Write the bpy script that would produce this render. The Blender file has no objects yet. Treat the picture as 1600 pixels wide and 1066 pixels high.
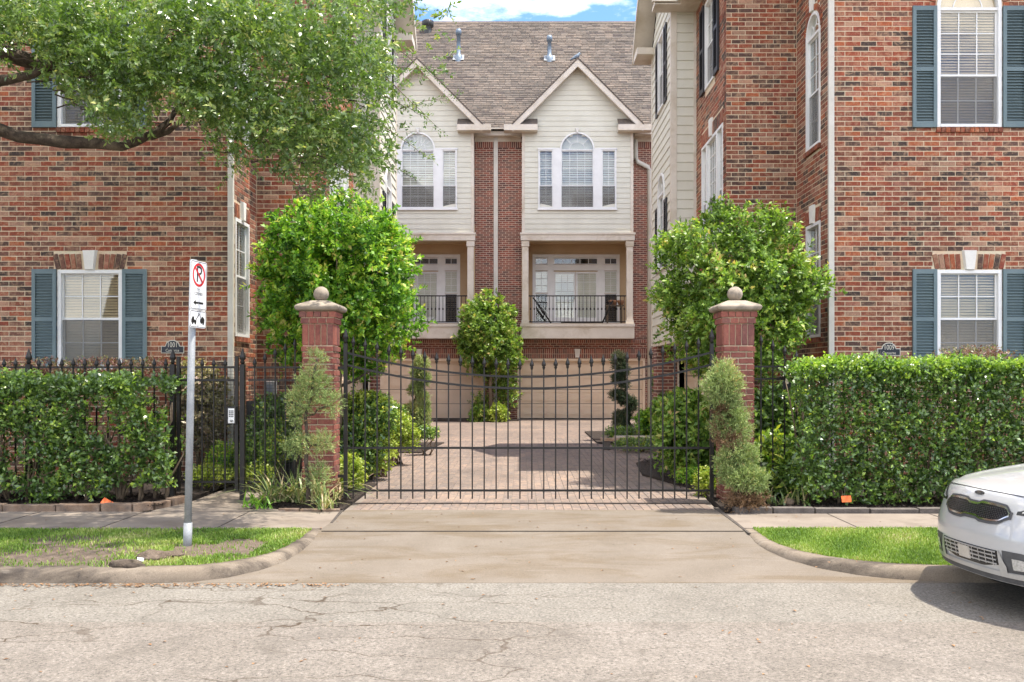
import bpy, math, random
import numpy as np
from mathutils import Vector, Matrix

R = math.radians
rng = np.random.default_rng(7)
random.seed(11)
sc = bpy.context.scene
COL = sc.collection
# ------------------------------------------------------------------ camera
FX, UX, VH, CZ = 1400.0, 815.0, 588.0, 1.69      # focal length (px), vanishing column, horizon row, eye height
cam_d = bpy.data.cameras.new('camera')
cam = bpy.data.objects.new('camera', cam_d); COL.objects.link(cam)
cam.location = (0, 0, CZ); cam.rotation_euler = (R(90), 0, 0)
cam_d.sensor_width = 36; cam_d.lens = 36*FX/1600
cam_d.shift_x = (800-UX)/1600; cam_d.shift_y = (VH-533)/1600
cam_d.clip_start = .1; cam_d.clip_end = 2000
sc.camera = cam
# ------------------------------------------------------------------ light
SUN_EL = R(71.0); SUN_AZ = R(93.5)      # azimuth clockwise from +Y (sun to the right, a hair in front)
w = bpy.data.worlds.new('World'); sc.world = w; w.use_nodes = True
nt = w.node_tree; nt.nodes.clear()
def N(t, typ, **kw):
    n = t.nodes.new(typ)
    for k, v in kw.items(): setattr(n, k, v)
    return n
sky = N(nt, 'ShaderNodeTexSky', sky_type='NISHITA', sun_disc=False, sun_elevation=SUN_EL, sun_rotation=SUN_AZ)
sky.air_density = 1.0; sky.dust_density = .6; sky.ozone_density = 1.0
tc = N(nt, 'ShaderNodeTexCoord')
mp = N(nt, 'ShaderNodeMapping'); mp.inputs['Scale'].default_value = (1.0, 1.0, 2.6); mp.inputs['Location'].default_value = (1.1, .1, 2.3)
nz = N(nt, 'ShaderNodeTexNoise'); nz.inputs['Scale'].default_value = 2.6; nz.inputs['Detail'].default_value = 9; nz.inputs['Roughness'].default_value = .58
rp = N(nt, 'ShaderNodeValToRGB'); rp.color_ramp.elements[0].position = .46; rp.color_ramp.elements[1].position = .61
mx = N(nt, 'ShaderNodeMixRGB'); mx.inputs['Color2'].default_value = (11.5, 10.7, 9.5, 1)
bg = N(nt, 'ShaderNodeBackground'); bg.inputs['Strength'].default_value = .15
out = N(nt, 'ShaderNodeOutputWorld')
L = nt.links.new
L(tc.outputs['Generated'], mp.inputs[0]); L(mp.outputs[0], nz.inputs['Vector']); L(nz.outputs[0], rp.inputs[0])
tn = N(nt, 'ShaderNodeMixRGB', blend_type='MULTIPLY'); tn.inputs['Fac'].default_value = 1; tn.inputs['Color2'].default_value = (.44, .57, .80, 1)
L(rp.outputs[0], mx.inputs['Fac']); L(sky.outputs[0], tn.inputs['Color1']); L(tn.outputs[0], mx.inputs['Color1']); L(mx.outputs[0], bg.inputs['Color']); L(bg.outputs[0], out.inputs[0])
sd = bpy.data.lights.new('sun', 'SUN'); sd.energy = 3.0; sd.angle = R(.55); sd.color = (1, .93, .82)
so = bpy.data.objects.new('sun', sd); COL.objects.link(so)
sv = Vector((math.sin(SUN_AZ)*math.cos(SUN_EL), math.cos(SUN_AZ)*math.cos(SUN_EL), math.sin(SUN_EL)))
so.rotation_euler = sv.to_track_quat('Z', 'Y').to_euler(); so.location = (20, 5, 30)
sc.view_settings.view_transform = 'Standard'; sc.view_settings.look = 'None'
sc.view_settings.exposure = 1.6; sc.view_settings.gamma = 1; sc.view_settings.use_curve_mapping = False

# ------------------------------------------------------------------ materials
def srgb(r, g, b):
    f = lambda c: (c/255/12.92) if c/255 <= .04045 else ((c/255+.055)/1.055)**2.4
    return (f(r), f(g), f(b), 1)
def new_mat(name):
    m = bpy.data.materials.new(name); m.use_nodes = True
    t = m.node_tree; t.nodes.clear()
    o = N(t, 'ShaderNodeOutputMaterial'); b = N(t, 'ShaderNodeBsdfPrincipled')
    t.links.new(b.outputs[0], o.inputs[0])
    return m, t, b, o
def c4(c): return tuple(c[:3]) + (1,)
def ramp(t, fac, stops, interp='LINEAR'):
    r = N(t, 'ShaderNodeValToRGB'); cr = r.color_ramp; cr.interpolation = interp
    while len(cr.elements) < len(stops): cr.elements.new(.5)
    for e, (p, c) in zip(cr.elements, stops): e.position = p; e.color = c4(c)
    t.links.new(fac, r.inputs[0]); return r.outputs[0]
def noise(t, scale, detail=5, rough=.55, vec=None, dist=0):
    n = N(t, 'ShaderNodeTexNoise'); n.inputs['Scale'].default_value = scale; n.inputs['Detail'].default_value = detail
    n.inputs['Roughness'].default_value = rough; n.inputs['Distortion'].default_value = dist
    if vec is None: vec = N(t, 'ShaderNodeNewGeometry').outputs['Position']
    t.links.new(vec, n.inputs['Vector']); return n.outputs[0]
def mixc(t, fac, a, b, mode='MIX'):
    m = N(t, 'ShaderNodeMixRGB', blend_type=mode)
    for inp, v in ((m.inputs['Fac'], fac), (m.inputs['Color1'], a), (m.inputs['Color2'], b)):
        if hasattr(v, 'node'): t.links.new(v, inp)
        elif isinstance(v, (int, float)): inp.default_value = v
        else: inp.default_value = c4(v)
    return m.outputs[0]
def bump(t, b, h, strength=.3, dist=.005):
    n = N(t, 'ShaderNodeBump'); n.inputs['Strength'].default_value = strength; n.inputs['Distance'].default_value = dist
    t.links.new(h, n.inputs['Height']); t.links.new(n.outputs[0], b.inputs['Normal'])
def stained(name, c1, c2, scale=2, rough=.8, grain=80, gamt=.25, bstr=.2, bdist=.003, metal=0, c3=None, scale3=.6, spec=.4):
    m, t, b, o = new_mat(name)
    col = ramp(t, noise(t, scale, 7, .62), [(.33, c1), (.67, c2)])
    if c3: col = mixc(t, ramp(t, noise(t, scale3, 6, .65, dist=.4), [(.5, (0,0,0)), (.68, (1,1,1))]), col, c3)
    g = noise(t, grain, 3, .7)
    gg = ramp(t, g, [(.3, (1-gamt,)*3), (.7, (1+gamt*.6,)*3)])
    col = mixc(t, 1.0, col, gg, 'MULTIPLY')
    t.links.new(col, b.inputs['Base Color']); b.inputs['Roughness'].default_value = rough
    b.inputs['Metallic'].default_value = metal; b.inputs['Specular IOR Level'].default_value = spec
    bump(t, b, g, bstr, bdist)
    return m
M = {}
M['paint_white'] = stained('white_paint', (.68,.68,.66), (.76,.76,.74), 3, .45, 60, .05, .05)
M['trim'] = stained('cream_trim', (0.574,0.513,0.423), (0.649,0.590,0.501), 2, .55, 50, .06, .08, c3=(0.476,0.405,0.301), scale3=1.3)
M['siding'] = stained('beige_siding', (0.566,0.546,0.451), (0.634,0.619,0.521), 1.5, .6, 90, .06, .1)
M['stucco'] = stained('tan_wall', (.50,.36,.21), (.55,.41,.25), 1.5, .7, 90, .06, .1)
M['garage'] = stained('beige_garage_paint', (0.659,0.520,0.378), (0.729,0.590,0.445), 1.5, .5, 70, .05, .05)
M['mortar'] = stained('mortar', (0.616,0.441,0.296), (0.617,0.559,0.402), 3, .95, 150, .2, .4)
M['stone'] = stained('cast_stone', (0.248,0.206,0.160), (0.361,0.302,0.236), 6, .9, 160, .2, .5, c3=(0.150,0.130,0.102), scale3=5)
M['keystone'] = stained('white_keystone', (.66,.64,.58), (.72,.70,.65), 6, .8, 100, .08, .2)
M['iron'] = stained('black_iron', (0.008,0.007,0.006), (0.013,0.011,0.010), 8, .42, 200, .2, .1)
M['shutter'] = stained('slate_blue_shutter', (0.101,0.150,0.165), (0.131,0.183,0.193), 3, .5, 60, .08, .05)
M['black'] = stained('black_paint', (.015,.016,.02), (.025,.026,.03), 3, .45, 60, .08, .05)
M['galv'] = stained('galvanised_steel', (.24,.255,.26), (.33,.345,.35), 9, .6, 90, .15, .15, metal=.25)
M['blue_steel'] = stained('weathered_blue_steel', (0.120,0.161,0.208), (0.192,0.236,0.280), 9, .5, 90, .12, .1, metal=.4)
M['down'] = stained('downspout_paint', (.50,.47,.40), (.58,.55,.49), 3, .5, 60, .06, .05)
M['plaster'] = stained('room_plaster', (.4,.36,.3), (.45,.4,.34), 2, .8, 60, .06, .05)
M['dark'] = stained('dark_void', (.012,.012,.012), (.02,.02,.02), 2, .9, 60, .06, .05)
M['blind_beige'] = stained('beige_blind', (.60,.50,.34), (.68,.57,.40), 3, .5, 60, .05, .05)
M['blind_white'] = stained('white_blind', (0.694,0.739,0.694), (0.762,0.806,0.762), 3, .5, 60, .05, .05)
M['bark'] = stained('oak_bark', (.035,.026,.018), (.10,.075,.055), 14, .95, 90, .4, .9, .01, c3=(.16,.13,.09), scale3=4)
M['twig'] = stained('pale_twig', (.12,.085,.055), (.20,.15,.10), 14, .95, 90, .3, .5)
M['mulch'] = stained('black_mulch', (0.015,0.011,0.009), (0.060,0.041,0.029), 30, .95, 120, .5, 1, .02)
M['soil'] = stained('dry_soil', (0.102,0.075,0.052), (0.187,0.141,0.105), 8, .95, 60, .35, 1, .02)
M['concrete'] = stained('driveway_concrete', (0.166,0.140,0.108), (0.207,0.177,0.138), 1.4, .9, 130, .16, .25, c3=(0.138,0.111,0.078), scale3=1.1)
def streaked(name, c1, c2, st, st2, sx=.3, seed=0):
    m, t, b, o = new_mat(name)
    pos = N(t, 'ShaderNodeNewGeometry').outputs['Position']
    mp_ = N(t, 'ShaderNodeMapping'); mp_.inputs['Scale'].default_value = (sx, 1, 1); mp_.inputs['Location'].default_value = (seed, seed*.7, 0); t.links.new(pos, mp_.inputs[0])
    col = ramp(t, noise(t, 1.6, 8, .62), [(.3, c1), (.7, c2)])
    col = mixc(t, ramp(t, noise(t, 2.1, 7, .68, mp_.outputs[0], .6), [(.47, (0,0,0)), (.62, (.8,)*3)]), col, st)
    col = mixc(t, ramp(t, noise(t, 5.5, 7, .7, mp_.outputs[0], .4), [(.56, (0,0,0)), (.70, (.55,)*3)]), col, st2)
    g = noise(t, 90, 4, .8); col = mixc(t, 1, col, ramp(t, g, [(.3, (.72,)*3), (.5, (1,)*3), (.7, (1.25,)*3)]), 'MULTIPLY')
    sp = noise(t, 38, 2, .5); col = mixc(t, ramp(t, sp, [(.70, (0,0,0)), (.74, (.6,)*3)]), col, tuple(x*.35 for x in st))
    t.links.new(col, b.inputs['Base Color']); b.inputs['Roughness'].default_value = .92; b.inputs['Specular IOR Level'].default_value = .25
    bump(t, b, g, .35, .004); return m
M['apron'] = streaked('stained_driveway_concrete', (0.143,0.119,0.092), (0.181,0.153,0.122), (0.126,0.095,0.061), (0.197,0.173,0.146))
M['sidewalk'] = stained('sidewalk_concrete', (0.185,0.151,0.120), (0.241,0.202,0.162), 1.6, .9, 130, .16, .25, c3=(0.151,0.120,0.092), scale3=1.7)
M['kerb'] = streaked('weathered_kerb_concrete', (.16,.128,.095), (.23,.19,.145), (.042,.034,.028), (.30,.26,.21), .3, 3)
M['edging'] = stained('edging_stone', (0.176,0.112,0.072), (0.272,0.200,0.144), 7, .9, 90, .25, .6, c3=(0.120,0.096,0.080), scale3=5)
M['timber'] = stained('weathered_timber', (0.080,0.068,0.060), (0.152,0.132,0.116), 9, .9, 90, .25, .6)
M['plank'] = stained('orange_plank', (.36,.20,.11), (.45,.36,.28), 5, .8, 90, .2, .4)
M['orange'] = stained('orange_plastic', (.75,.13,.03), (.82,.17,.04), 5, .5, 90, .1, .1)
M['paper'] = stained('litter_paper', (.7,.72,.75), (.8,.8,.8), 30, .7, 90, .1, .1)
M['sign_white'] = stained('sign_white', (.74,.75,.74), (.8,.8,.8), 5, .35, 60, .04, .03)
M['sign_red'] = stained('sign_red', (.55,.02,.03), (.6,.03,.035), 5, .35, 60, .04, .03)
M['sign_black'] = stained('sign_black', (.015,.015,.015), (.02,.02,.02), 5, .35, 60, .04, .03)
M['plaque'] = stained('plaque_navy', (.010,.014,.022), (.016,.020,.030), 9, .4, 90, .1, .2)
M['plaque_gold'] = stained('plaque_lettering', (.55,.52,.42), (.6,.57,.48), 9, .4, 90, .1, .1)
M['paver_joint'] = stained('sandy_joint', (.17,.14,.115), (.22,.185,.155), 4, .95, 120, .2, .3)
M['shadow_joint'] = stained('tar_joint_and_gate_shadow', (.05,.04,.035), (.09,.075,.06), 12, .95, 60, .3, .5)  # real tar joints, and the painted shadow line under the gate
M['leaf_dead'] = stained('dead_leaf', (.22,.10,.04), (.35,.2,.09), 30, .8, 60, .2, .2)
M['wicker'] = stained('brown_wicker', (.28,.13,.06), (.36,.18,.09), 20, .7, 90, .3, .5)
M['ac'] = stained('dark_green_metal', (.02,.022,.02), (.03,.032,.03), 5, .5, 90, .1, .1)

def glass_mat():
    m, t, b, o = new_mat('window_glass'); t.nodes.remove(b)
    tr = N(t, 'ShaderNodeBsdfTransparent'); tr.inputs[0].default_value = (.95,.94,.91,1)
    gl = N(t, 'ShaderNodeBsdfGlossy'); gl.inputs['Roughness'].default_value = .03; gl.inputs[0].default_value = (.9,.95,1,1)
    lw = N(t, 'ShaderNodeLayerWeight'); lw.inputs[0].default_value = .25
    ad = N(t, 'ShaderNodeMath', operation='MULTIPLY_ADD'); ad.inputs[1].default_value = .5; ad.inputs[2].default_value = .045
    mi = N(t, 'ShaderNodeMixShader')
    t.links.new(lw.outputs['Fresnel'], ad.inputs[0]); t.links.new(ad.outputs[0], mi.inputs[0])
    t.links.new(tr.outputs[0], mi.inputs[1]); t.links.new(gl.outputs[0], mi.inputs[2]); t.links.new(mi.outputs[0], o.inputs[0])
    return m
M['glass'] = glass_mat()
def screen_mat():
    m, t, b, o = new_mat('insect_screen')
    b.inputs['Base Color'].default_value = (.17,.165,.155,1); b.inputs['Roughness'].default_value = .8
    tr = N(t, 'ShaderNodeBsdfTransparent'); mi = N(t, 'ShaderNodeMixShader'); mi.inputs[0].default_value = .30
    t.links.new(tr.outputs[0], mi.inputs[1]); t.links.new(b.outputs[0], mi.inputs[2]); t.links.new(mi.outputs[0], o.inputs[0])
    return m
M['screen'] = screen_mat()

def rnd_source(t, per_object):
    if per_object:
        return N(t, 'ShaderNodeObjectInfo').outputs['Random']
    a = N(t, 'ShaderNodeAttribute'); a.attribute_name = 'rnd'; return a.outputs['Fac']
def brick_mat(name, per_object, stops, pale=.5):
    m, t, b, o = new_mat(name)
    r = rnd_source(t, per_object)
    base = ramp(t, r, stops, 'CONSTANT')
    # offset the grain by the brick's own random number
    g = N(t, 'ShaderNodeNewGeometry').outputs['Position']
    va = N(t, 'ShaderNodeVectorMath', operation='ADD'); cb = N(t, 'ShaderNodeMath', operation='MULTIPLY'); cb.inputs[1].default_value = 91
    t.links.new(r, cb.inputs[0]); t.links.new(g, va.inputs[0]); t.links.new(cb.outputs[0], va.inputs[1])
    n1 = noise(t, 11, 4, .65, va.outputs[0], .6); n2 = noise(t, 55, 4, .7, va.outputs[0])
    f = ramp(t, n1, [(.47, (0,0,0)), (.64, (pale*1.15,)*3)])
    col = mixc(t, f, base, (.42,.27,.17))
    f2 = ramp(t, n1, [(.32, (.45,)*3), (.45, (0,0,0))])
    col = mixc(t, f2, col, (.10,.055,.045))
    col = mixc(t, 1, col, ramp(t, n2, [(.3, (.72,)*3), (.7, (1.18,)*3)]), 'MULTIPLY')
    wx = noise(t, .55, 5, .6, dist=.4); col = mixc(t, 1, col, ramp(t, wx, [(.34, (.80,.80,.80)), (.5, (1,1,1)), (.66, (1.22,1.17,1.12))]), 'MULTIPLY')
    t.links.new(col, b.inputs['Base Color']); b.inputs['Roughness'].default_value = .9
    b.inputs['Specular IOR Level'].default_value = .25
    bump(t, b, n2, .6, .006)
    return m
FB = [(0,(0.269,0.070,0.038)),(.12,(0.190,0.064,0.040)),(.23,(0.347,0.102,0.046)),(.31,(0.095,0.056,0.044)),(.40,(0.246,0.082,0.050)),(.49,(0.058,0.043,0.037)),(.56,(0.314,0.131,0.088)),(.64,(0.168,0.081,0.057)),(.72,(0.235,0.060,0.037)),(.81,(0.370,0.213,0.143)),(.87,(0.118,0.070,0.054)),(.93,(0.280,0.116,0.071))]
DB = [(0,(.20,.06,.045)),(.16,(.24,.075,.05)),(.3,(.16,.055,.045)),(.42,(.075,.05,.05)),(.56,(.22,.085,.06)),(.68,(.055,.045,.05)),(.80,(.14,.07,.06)),(.90,(.26,.13,.10))]
PB = [(0,(.22,.075,.06)),(.3,(.26,.092,.07)),(.6,(.20,.068,.055)),(.85,(.17,.07,.062))]
M['brick_o'] = brick_mat('mottled_brick', True, FB); M['brick_j'] = brick_mat('mottled_brick_field', False, FB)
M['dbrick_j'] = brick_mat('dark_red_brick_field', False, DB, .25); M['dbrick_o'] = brick_mat('dark_red_brick', True, DB, .25)
M['pbrick_o'] = brick_mat('pillar_brick', True, PB, .12)
PV = [(0,(0.191,0.151,0.129)),(.25,(0.170,0.140,0.121)),(.5,(0.206,0.162,0.134)),(.75,(0.180,0.149,0.131)),(.9,(0.154,0.127,0.112))]
M['paver_o'] = brick_mat('clay_paver', True, PV, .25); M['paver_j'] = brick_mat('clay_paver_field', False, PV, .25)
SH = [(0,(0.102,0.090,0.078)),(.2,(0.128,0.109,0.094)),(.4,(0.083,0.075,0.067)),(.6,(0.146,0.126,0.108)),(.8,(0.111,0.100,0.088)),(.92,(0.070,0.062,0.059))]
M['shingle'] = brick_mat('asphalt_shingle', False, SH, .15)

def far_brick_mat(name, wall_axis='x', soldier=False):
    m, t, b, o = new_mat(name)
    g = N(t, 'ShaderNodeNewGeometry').outputs['Position']
    sp = N(t, 'ShaderNodeSeparateXYZ'); cb = N(t, 'ShaderNodeCombineXYZ'); t.links.new(g, sp.inputs[0])
    if soldier:
        t.links.new(sp.outputs['Z'], cb.inputs['X']); t.links.new(sp.outputs['X'], cb.inputs['Y'])
    else:
        t.links.new(sp.outputs['X'], cb.inputs['X']); t.links.new(sp.outputs['Z'], cb.inputs['Y'])
    bt = N(t, 'ShaderNodeTexBrick'); t.links.new(cb.outputs[0], bt.inputs['Vector'])
    bt.inputs['Scale'].default_value = 1; bt.inputs['Brick Width'].default_value = .32 if soldier else .25; bt.inputs['Row Height'].default_value = .0805
    bt.inputs['Mortar Size'].default_value = .011; bt.inputs['Mortar Smooth'].default_value = .1; bt.inputs['Bias'].default_value = -.1
    bt.inputs['Color1'].default_value = (.24,.075,.05,1); bt.inputs['Color2'].default_value = (.085,.045,.04,1); bt.inputs['Mortar'].default_value = (.46,.36,.28,1)
    if soldier: bt.offset = 0
    col = mixc(t, 1, bt.outputs[0], ramp(t, noise(t, 4, 5, .6), [(.3,(.8,)*3),(.7,(1.25,1.15,1.1))]), 'MULTIPLY')
    t.links.new(col, b.inputs['Base Color']); b.inputs['Roughness'].default_value = .9
    iv = N(t, 'ShaderNodeMath', operation='SUBTRACT'); iv.inputs[0].default_value = 1; t.links.new(bt.outputs['Fac'], iv.inputs[1])
    bump(t, b, iv.outputs[0], .6, .01)
    return m
M['far_brick'] = far_brick_mat('distant_brick'); M['far_soldier'] = far_brick_mat('distant_soldier_course', soldier=True)

def leaf_mat(name, stops, trans=.32, rough=.42, spec=.5):
    m, t, b, o = new_mat(name)
    r = rnd_source(t, False)
    col = ramp(t, r, stops)
    t.links.new(col, b.inputs['Base Color']); b.inputs['Roughness'].default_value = rough
    b.inputs['Specular IOR Level'].default_value = spec
    tl = N(t, 'ShaderNodeBsdfTranslucent'); tc_ = mixc(t, 1, col, (1.25,1.35,.55), 'MULTIPLY'); t.links.new(tc_, tl.inputs[0])
    mi = N(t, 'ShaderNodeMixShader'); mi.inputs[0].default_value = trans
    t.links.new(b.outputs[0], mi.inputs[1]); t.links.new(tl.outputs[0], mi.inputs[2]); t.links.new(mi.outputs[0], o.inputs[0])
    return m
M['oak_leaf'] = leaf_mat('oak_leaf', [(0,(0.067,0.127,0.028)),(.4,(0.125,0.210,0.049)),(.75,(0.208,0.299,0.076)),(.93,(0.311,0.388,0.127)),(1,(0.446,0.449,0.152))], .34, .30, .8)
M['fig_leaf'] = leaf_mat('bright_leaf', [(0,(0.040,0.108,0.020)),(.3,(0.114,0.270,0.030)),(.6,(0.251,0.454,0.050)),(.85,(0.456,0.605,0.070)),(1,(0.570,0.486,0.160))], .40, .42, .4)
M['fig_leaf2'] = leaf_mat('mid_green_leaf', [(0,(0.057,0.108,0.020)),(.35,(0.138,0.248,0.040)),(.7,(0.276,0.410,0.070)),(.93,(0.437,0.497,0.110)),(1,(0.517,0.389,0.160))], .36, .42, .4)
M['hedge_leaf'] = leaf_mat('hedge_leaf', [(0,(0.060,0.119,0.029)),(.45,(0.122,0.213,0.048)),(.78,(0.216,0.342,0.056)),(.92,(0.430,0.576,0.064)),(1,(0.650,0.650,0.095))], .26, .28, .8)
M['hedge_tip'] = leaf_mat('fresh_hedge_tip', [(0,(0.164,0.315,0.033)),(.5,(0.304,0.460,0.055)),(1,(0.481,0.557,0.099))], .38, .38, .5)
M['yellow_leaf'] = leaf_mat('yellow_green_leaf', [(0,(0.154,0.242,0.033)),(.5,(0.308,0.396,0.055)),(1,(0.462,0.495,0.099))], .35)
M['lush_leaf'] = leaf_mat('lush_strap_leaf', [(0,(0.060,0.172,0.020)),(.5,(0.156,0.333,0.040)),(1,(0.324,0.483,0.080))], .35)
M['juniper'] = leaf_mat('juniper_needle', [(0,(0.147,0.206,0.068)),(.5,(0.294,0.381,0.138)),(.85,(0.449,0.508,0.206)),(1,(0.517,0.317,0.152))], .2, .6, .3)
M['juniper_dk'] = leaf_mat('dark_juniper_needle', [(0,(.03,.055,.03)),(.6,(.065,.105,.055)),(1,(.16,.14,.08))], .15, .6, .3)
M['juniper_br'] = leaf_mat('browned_juniper_needle', [(0,(.12,.075,.04)),(.5,(.20,.12,.07)),(1,(.30,.20,.12))], .15, .7, .2)
M['strap'] = leaf_mat('strap_leaf', [(0,(.10,.17,.06)),(.4,(.24,.30,.11)),(.7,(.46,.42,.22)),(1,(.52,.38,.25))], .3)
M['grass'] = leaf_mat('grass_blade', [(0,(.09,.17,.025)),(.45,(.19,.30,.045)),(.8,(.30,.38,.09)),(1,(.46,.42,.22))], .3, .5, .3)
M['pink_leaf'] = leaf_mat('reddish_leaf', [(0,(.12,.05,.045)),(.4,(.25,.12,.10)),(.7,(.16,.20,.07)),(1,(.45,.32,.28))], .3)
M['sick_leaf'] = leaf_mat('pale_vine_leaf', [(0,(.16,.16,.06)),(.4,(.30,.27,.14)),(.8,(.42,.33,.22)),(1,(.50,.36,.30))], .3)

# ------------------------------------------------------------------ mesh tools
def ident(a, b, c): return (a, b, c)
class MB:
    def __init__(s, f=ident, flip=False): s.v = []; s.f = []; s.fn = f; s.flip = flip; s.r = []; s.sm = []
    def add(s, vs, fs, rnd=0, smooth=False):
        k = len(s.v); s.v += [s.fn(*p) for p in vs]
        for f in fs:
            f = [k+i for i in f]
            s.f.append(f[::-1] if s.flip else f); s.r.append(rnd); s.sm.append(smooth)
    def box(s, a0, a1, b0, b1, c0, c1, rnd=0):
        s.add([(a0,b0,c0),(a1,b0,c0),(a1,b1,c0),(a0,b1,c0),(a0,b0,c1),(a1,b0,c1),(a1,b1,c1),(a0,b1,c1)],
              [(0,3,2,1),(4,5,6,7),(0,1,5,4),(1,2,6,5),(2,3,7,6),(3,0,4,7)], rnd)
    def prism(s, poly, b0, b1, rnd=0):          # poly in (a,c), extruded along b
        n = len(poly)
        s.add([(p[0],b0,p[1]) for p in poly]+[(p[0],b1,p[1]) for p in poly],
              [tuple(range(n)), tuple(range(2*n-1, n-1, -1))]+[(i, n+i, n+(i+1)%n, (i+1)%n) for i in range(n)], rnd)
    def slab(s, poly, z0, z1):                   # poly in (a,b), extruded in c
        n = len(poly)
        s.add([(p[0],p[1],z0) for p in poly]+[(p[0],p[1],z1) for p in poly],
              [tuple(range(n-1,-1,-1)), tuple(range(n, 2*n))]+[(i, (i+1)%n, n+(i+1)%n, n+i) for i in range(n)])
    def tube(s, pts, rad, n=8, cap=True):
        pts = [Vector(p) for p in pts]; rad = rad if hasattr(rad, '__len__') else [rad]*len(pts)
        vs = []; up = Vector((0,0,1))
        for i, p in enumerate(pts):
            d = (pts[min(i+1, len(pts)-1)]-pts[max(i-1, 0)]).normalized()
            a = d.cross(up if abs(d.z) < .95 else Vector((0,1,0))).normalized(); b = d.cross(a)
            for k in range(n):
                t = 2*math.pi*k/n; vs.append(tuple(p+(a*math.cos(t)+b*math.sin(t))*rad[i]))
        fs = [(i*n+k, i*n+(k+1)%n, (i+1)*n+(k+1)%n, (i+1)*n+k) for i in range(len(pts)-1) for k in range(n)]
        if cap: fs += [tuple(range(n-1,-1,-1)), tuple(range((len(pts)-1)*n, len(pts)*n))]
        s.add(vs, fs, 0, True)
    def lathe(s, prof, cx=0, cy=0, n=16):        # prof: (r,z)
        vs = [(cx+r*math.cos(2*math.pi*k/n), cy+r*math.sin(2*math.pi*k/n), z) for r, z in prof for k in range(n)]
        fs = [(i*n+k, i*n+(k+1)%n, (i+1)*n+(k+1)%n, (i+1)*n+k) for i in range(len(prof)-1) for k in range(n)]
        s.add(vs, fs, 0, True)
def root_of(o):
    while o.parent: o = o.parent
    return o
LOC = {}
def link(o, parent):
    COL.objects.link(o)
    if parent: o.parent = parent
def make(name, mb, mat, parent=None, kind=None, bevel=0, local=False, rnd=False, label=None):
    me = bpy.data.meshes.new(name)
    off = (0,0,0) if (parent is None or local) else LOC.get(root_of(parent).name, (0,0,0))
    vs = [(x-off[0], y-off[1], z-off[2]) for x, y, z in mb.v]
    me.from_pydata(vs, [], mb.f)
    if any(mb.sm): me.polygons.foreach_set('use_smooth', mb.sm)
    if rnd:
        a = me.attributes.new('rnd', 'FLOAT', 'FACE'); a.data.foreach_set('value', mb.r)
    me.materials.append(M[mat]); me.update()
    o = bpy.data.objects.new(name, me); link(o, parent)
    if bevel:
        b = o.modifiers.new('bevel', 'BEVEL'); b.width = bevel; b.segments = 2; b.limit_method = 'ANGLE'
    if kind: o['kind'] = kind
    if label: o['label'] = label
    return o
def thing(name, label, cat, loc=(0,0,0), group=None):
    o = bpy.data.objects.new(name, None); COL.objects.link(o); o.location = loc; LOC[o.name] = tuple(loc)
    o.empty_display_size = .2
    o['label'] = label; o['category'] = cat
    if group: o['group'] = group
    return o
def tag(o, label, cat, group=None, kind=None):
    o['label'] = label; o['category'] = cat
    if group: o['group'] = group
    if kind: o['kind'] = kind
    return o
def GX(u, Y): return (u-UX)*Y/FX
def GZ(v, Y): return CZ-(v-VH)*Y/FX
def G(u, v, z=0.0):
    Y = (CZ-z)*FX/(v-VH); return (GX(u, Y), Y, z)
class Wall:                                       # vertical wall: origin, direction d; outward normal n=(dy,-dx)
    def __init__(s, ox, oy, dx, dy): s.o = (ox, oy); s.d = (dx, dy); s.n = (dy, -dx)
    def __call__(s, a, o, z): return (s.o[0]+s.d[0]*a+s.n[0]*o, s.o[1]+s.d[1]*a+s.n[1]*o, z)
    def mb(s): return MB(s, True)
    def rot(s): return math.atan2(s.d[1], s.d[0])
class Rect:
    def __init__(s, a, b, z0, z1): s.a, s.b = min(a, b), max(a, b); s.z0, s.z1 = z0, z1
    def iv(s, z): return (s.a, s.b) if s.z0 < z < s.z1 else None
    def breaks(s): return [s.z0, s.z1]
class Arch:
    def __init__(s, a, b, z0, zs, ry=None):
        s.a, s.b = min(a, b), max(a, b); s.z0, s.zs = z0, zs; s.r = (s.b-s.a)/2; s.ry = ry or s.r
    def iv(s, z):
        if s.z0 < z <= s.zs: return (s.a, s.b)
        if s.zs < z < s.zs+s.ry:
            h = s.r*math.sqrt(max(0, 1-((z-s.zs)/s.ry)**2)); c = (s.a+s.b)/2; return (c-h, c+h)
        return None
    def breaks(s): return [s.z0, s.zs]+[s.zs+s.ry*math.sin(t*math.pi/24) for t in range(1, 13)]
def intervals(s0, s1, holes, z):
    iv = [(s0, s1)]
    for h in holes:
        g = h.iv(z)
        if not g: continue
        nv = []
        for a, b in iv:
            if g[1] <= a or g[0] >= b: nv.append((a, b)); continue
            if g[0] > a: nv.append((a, g[0]))
            if g[1] < b: nv.append((g[1], b))
        iv = nv
    return iv
def backing(mb, s0, s1, z0, z1, holes, thick=.2):
    br = sorted(set([z0, z1]+[b for h in holes for b in h.breaks() if z0 < b < z1]))
    for p, q in zip(br[:-1], br[1:]):
        for a, b in intervals(s0, s1, holes, (p+q)/2): mb.box(a, b, -thick, 0, p, q)
BH, BL = .0805, .254
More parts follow.
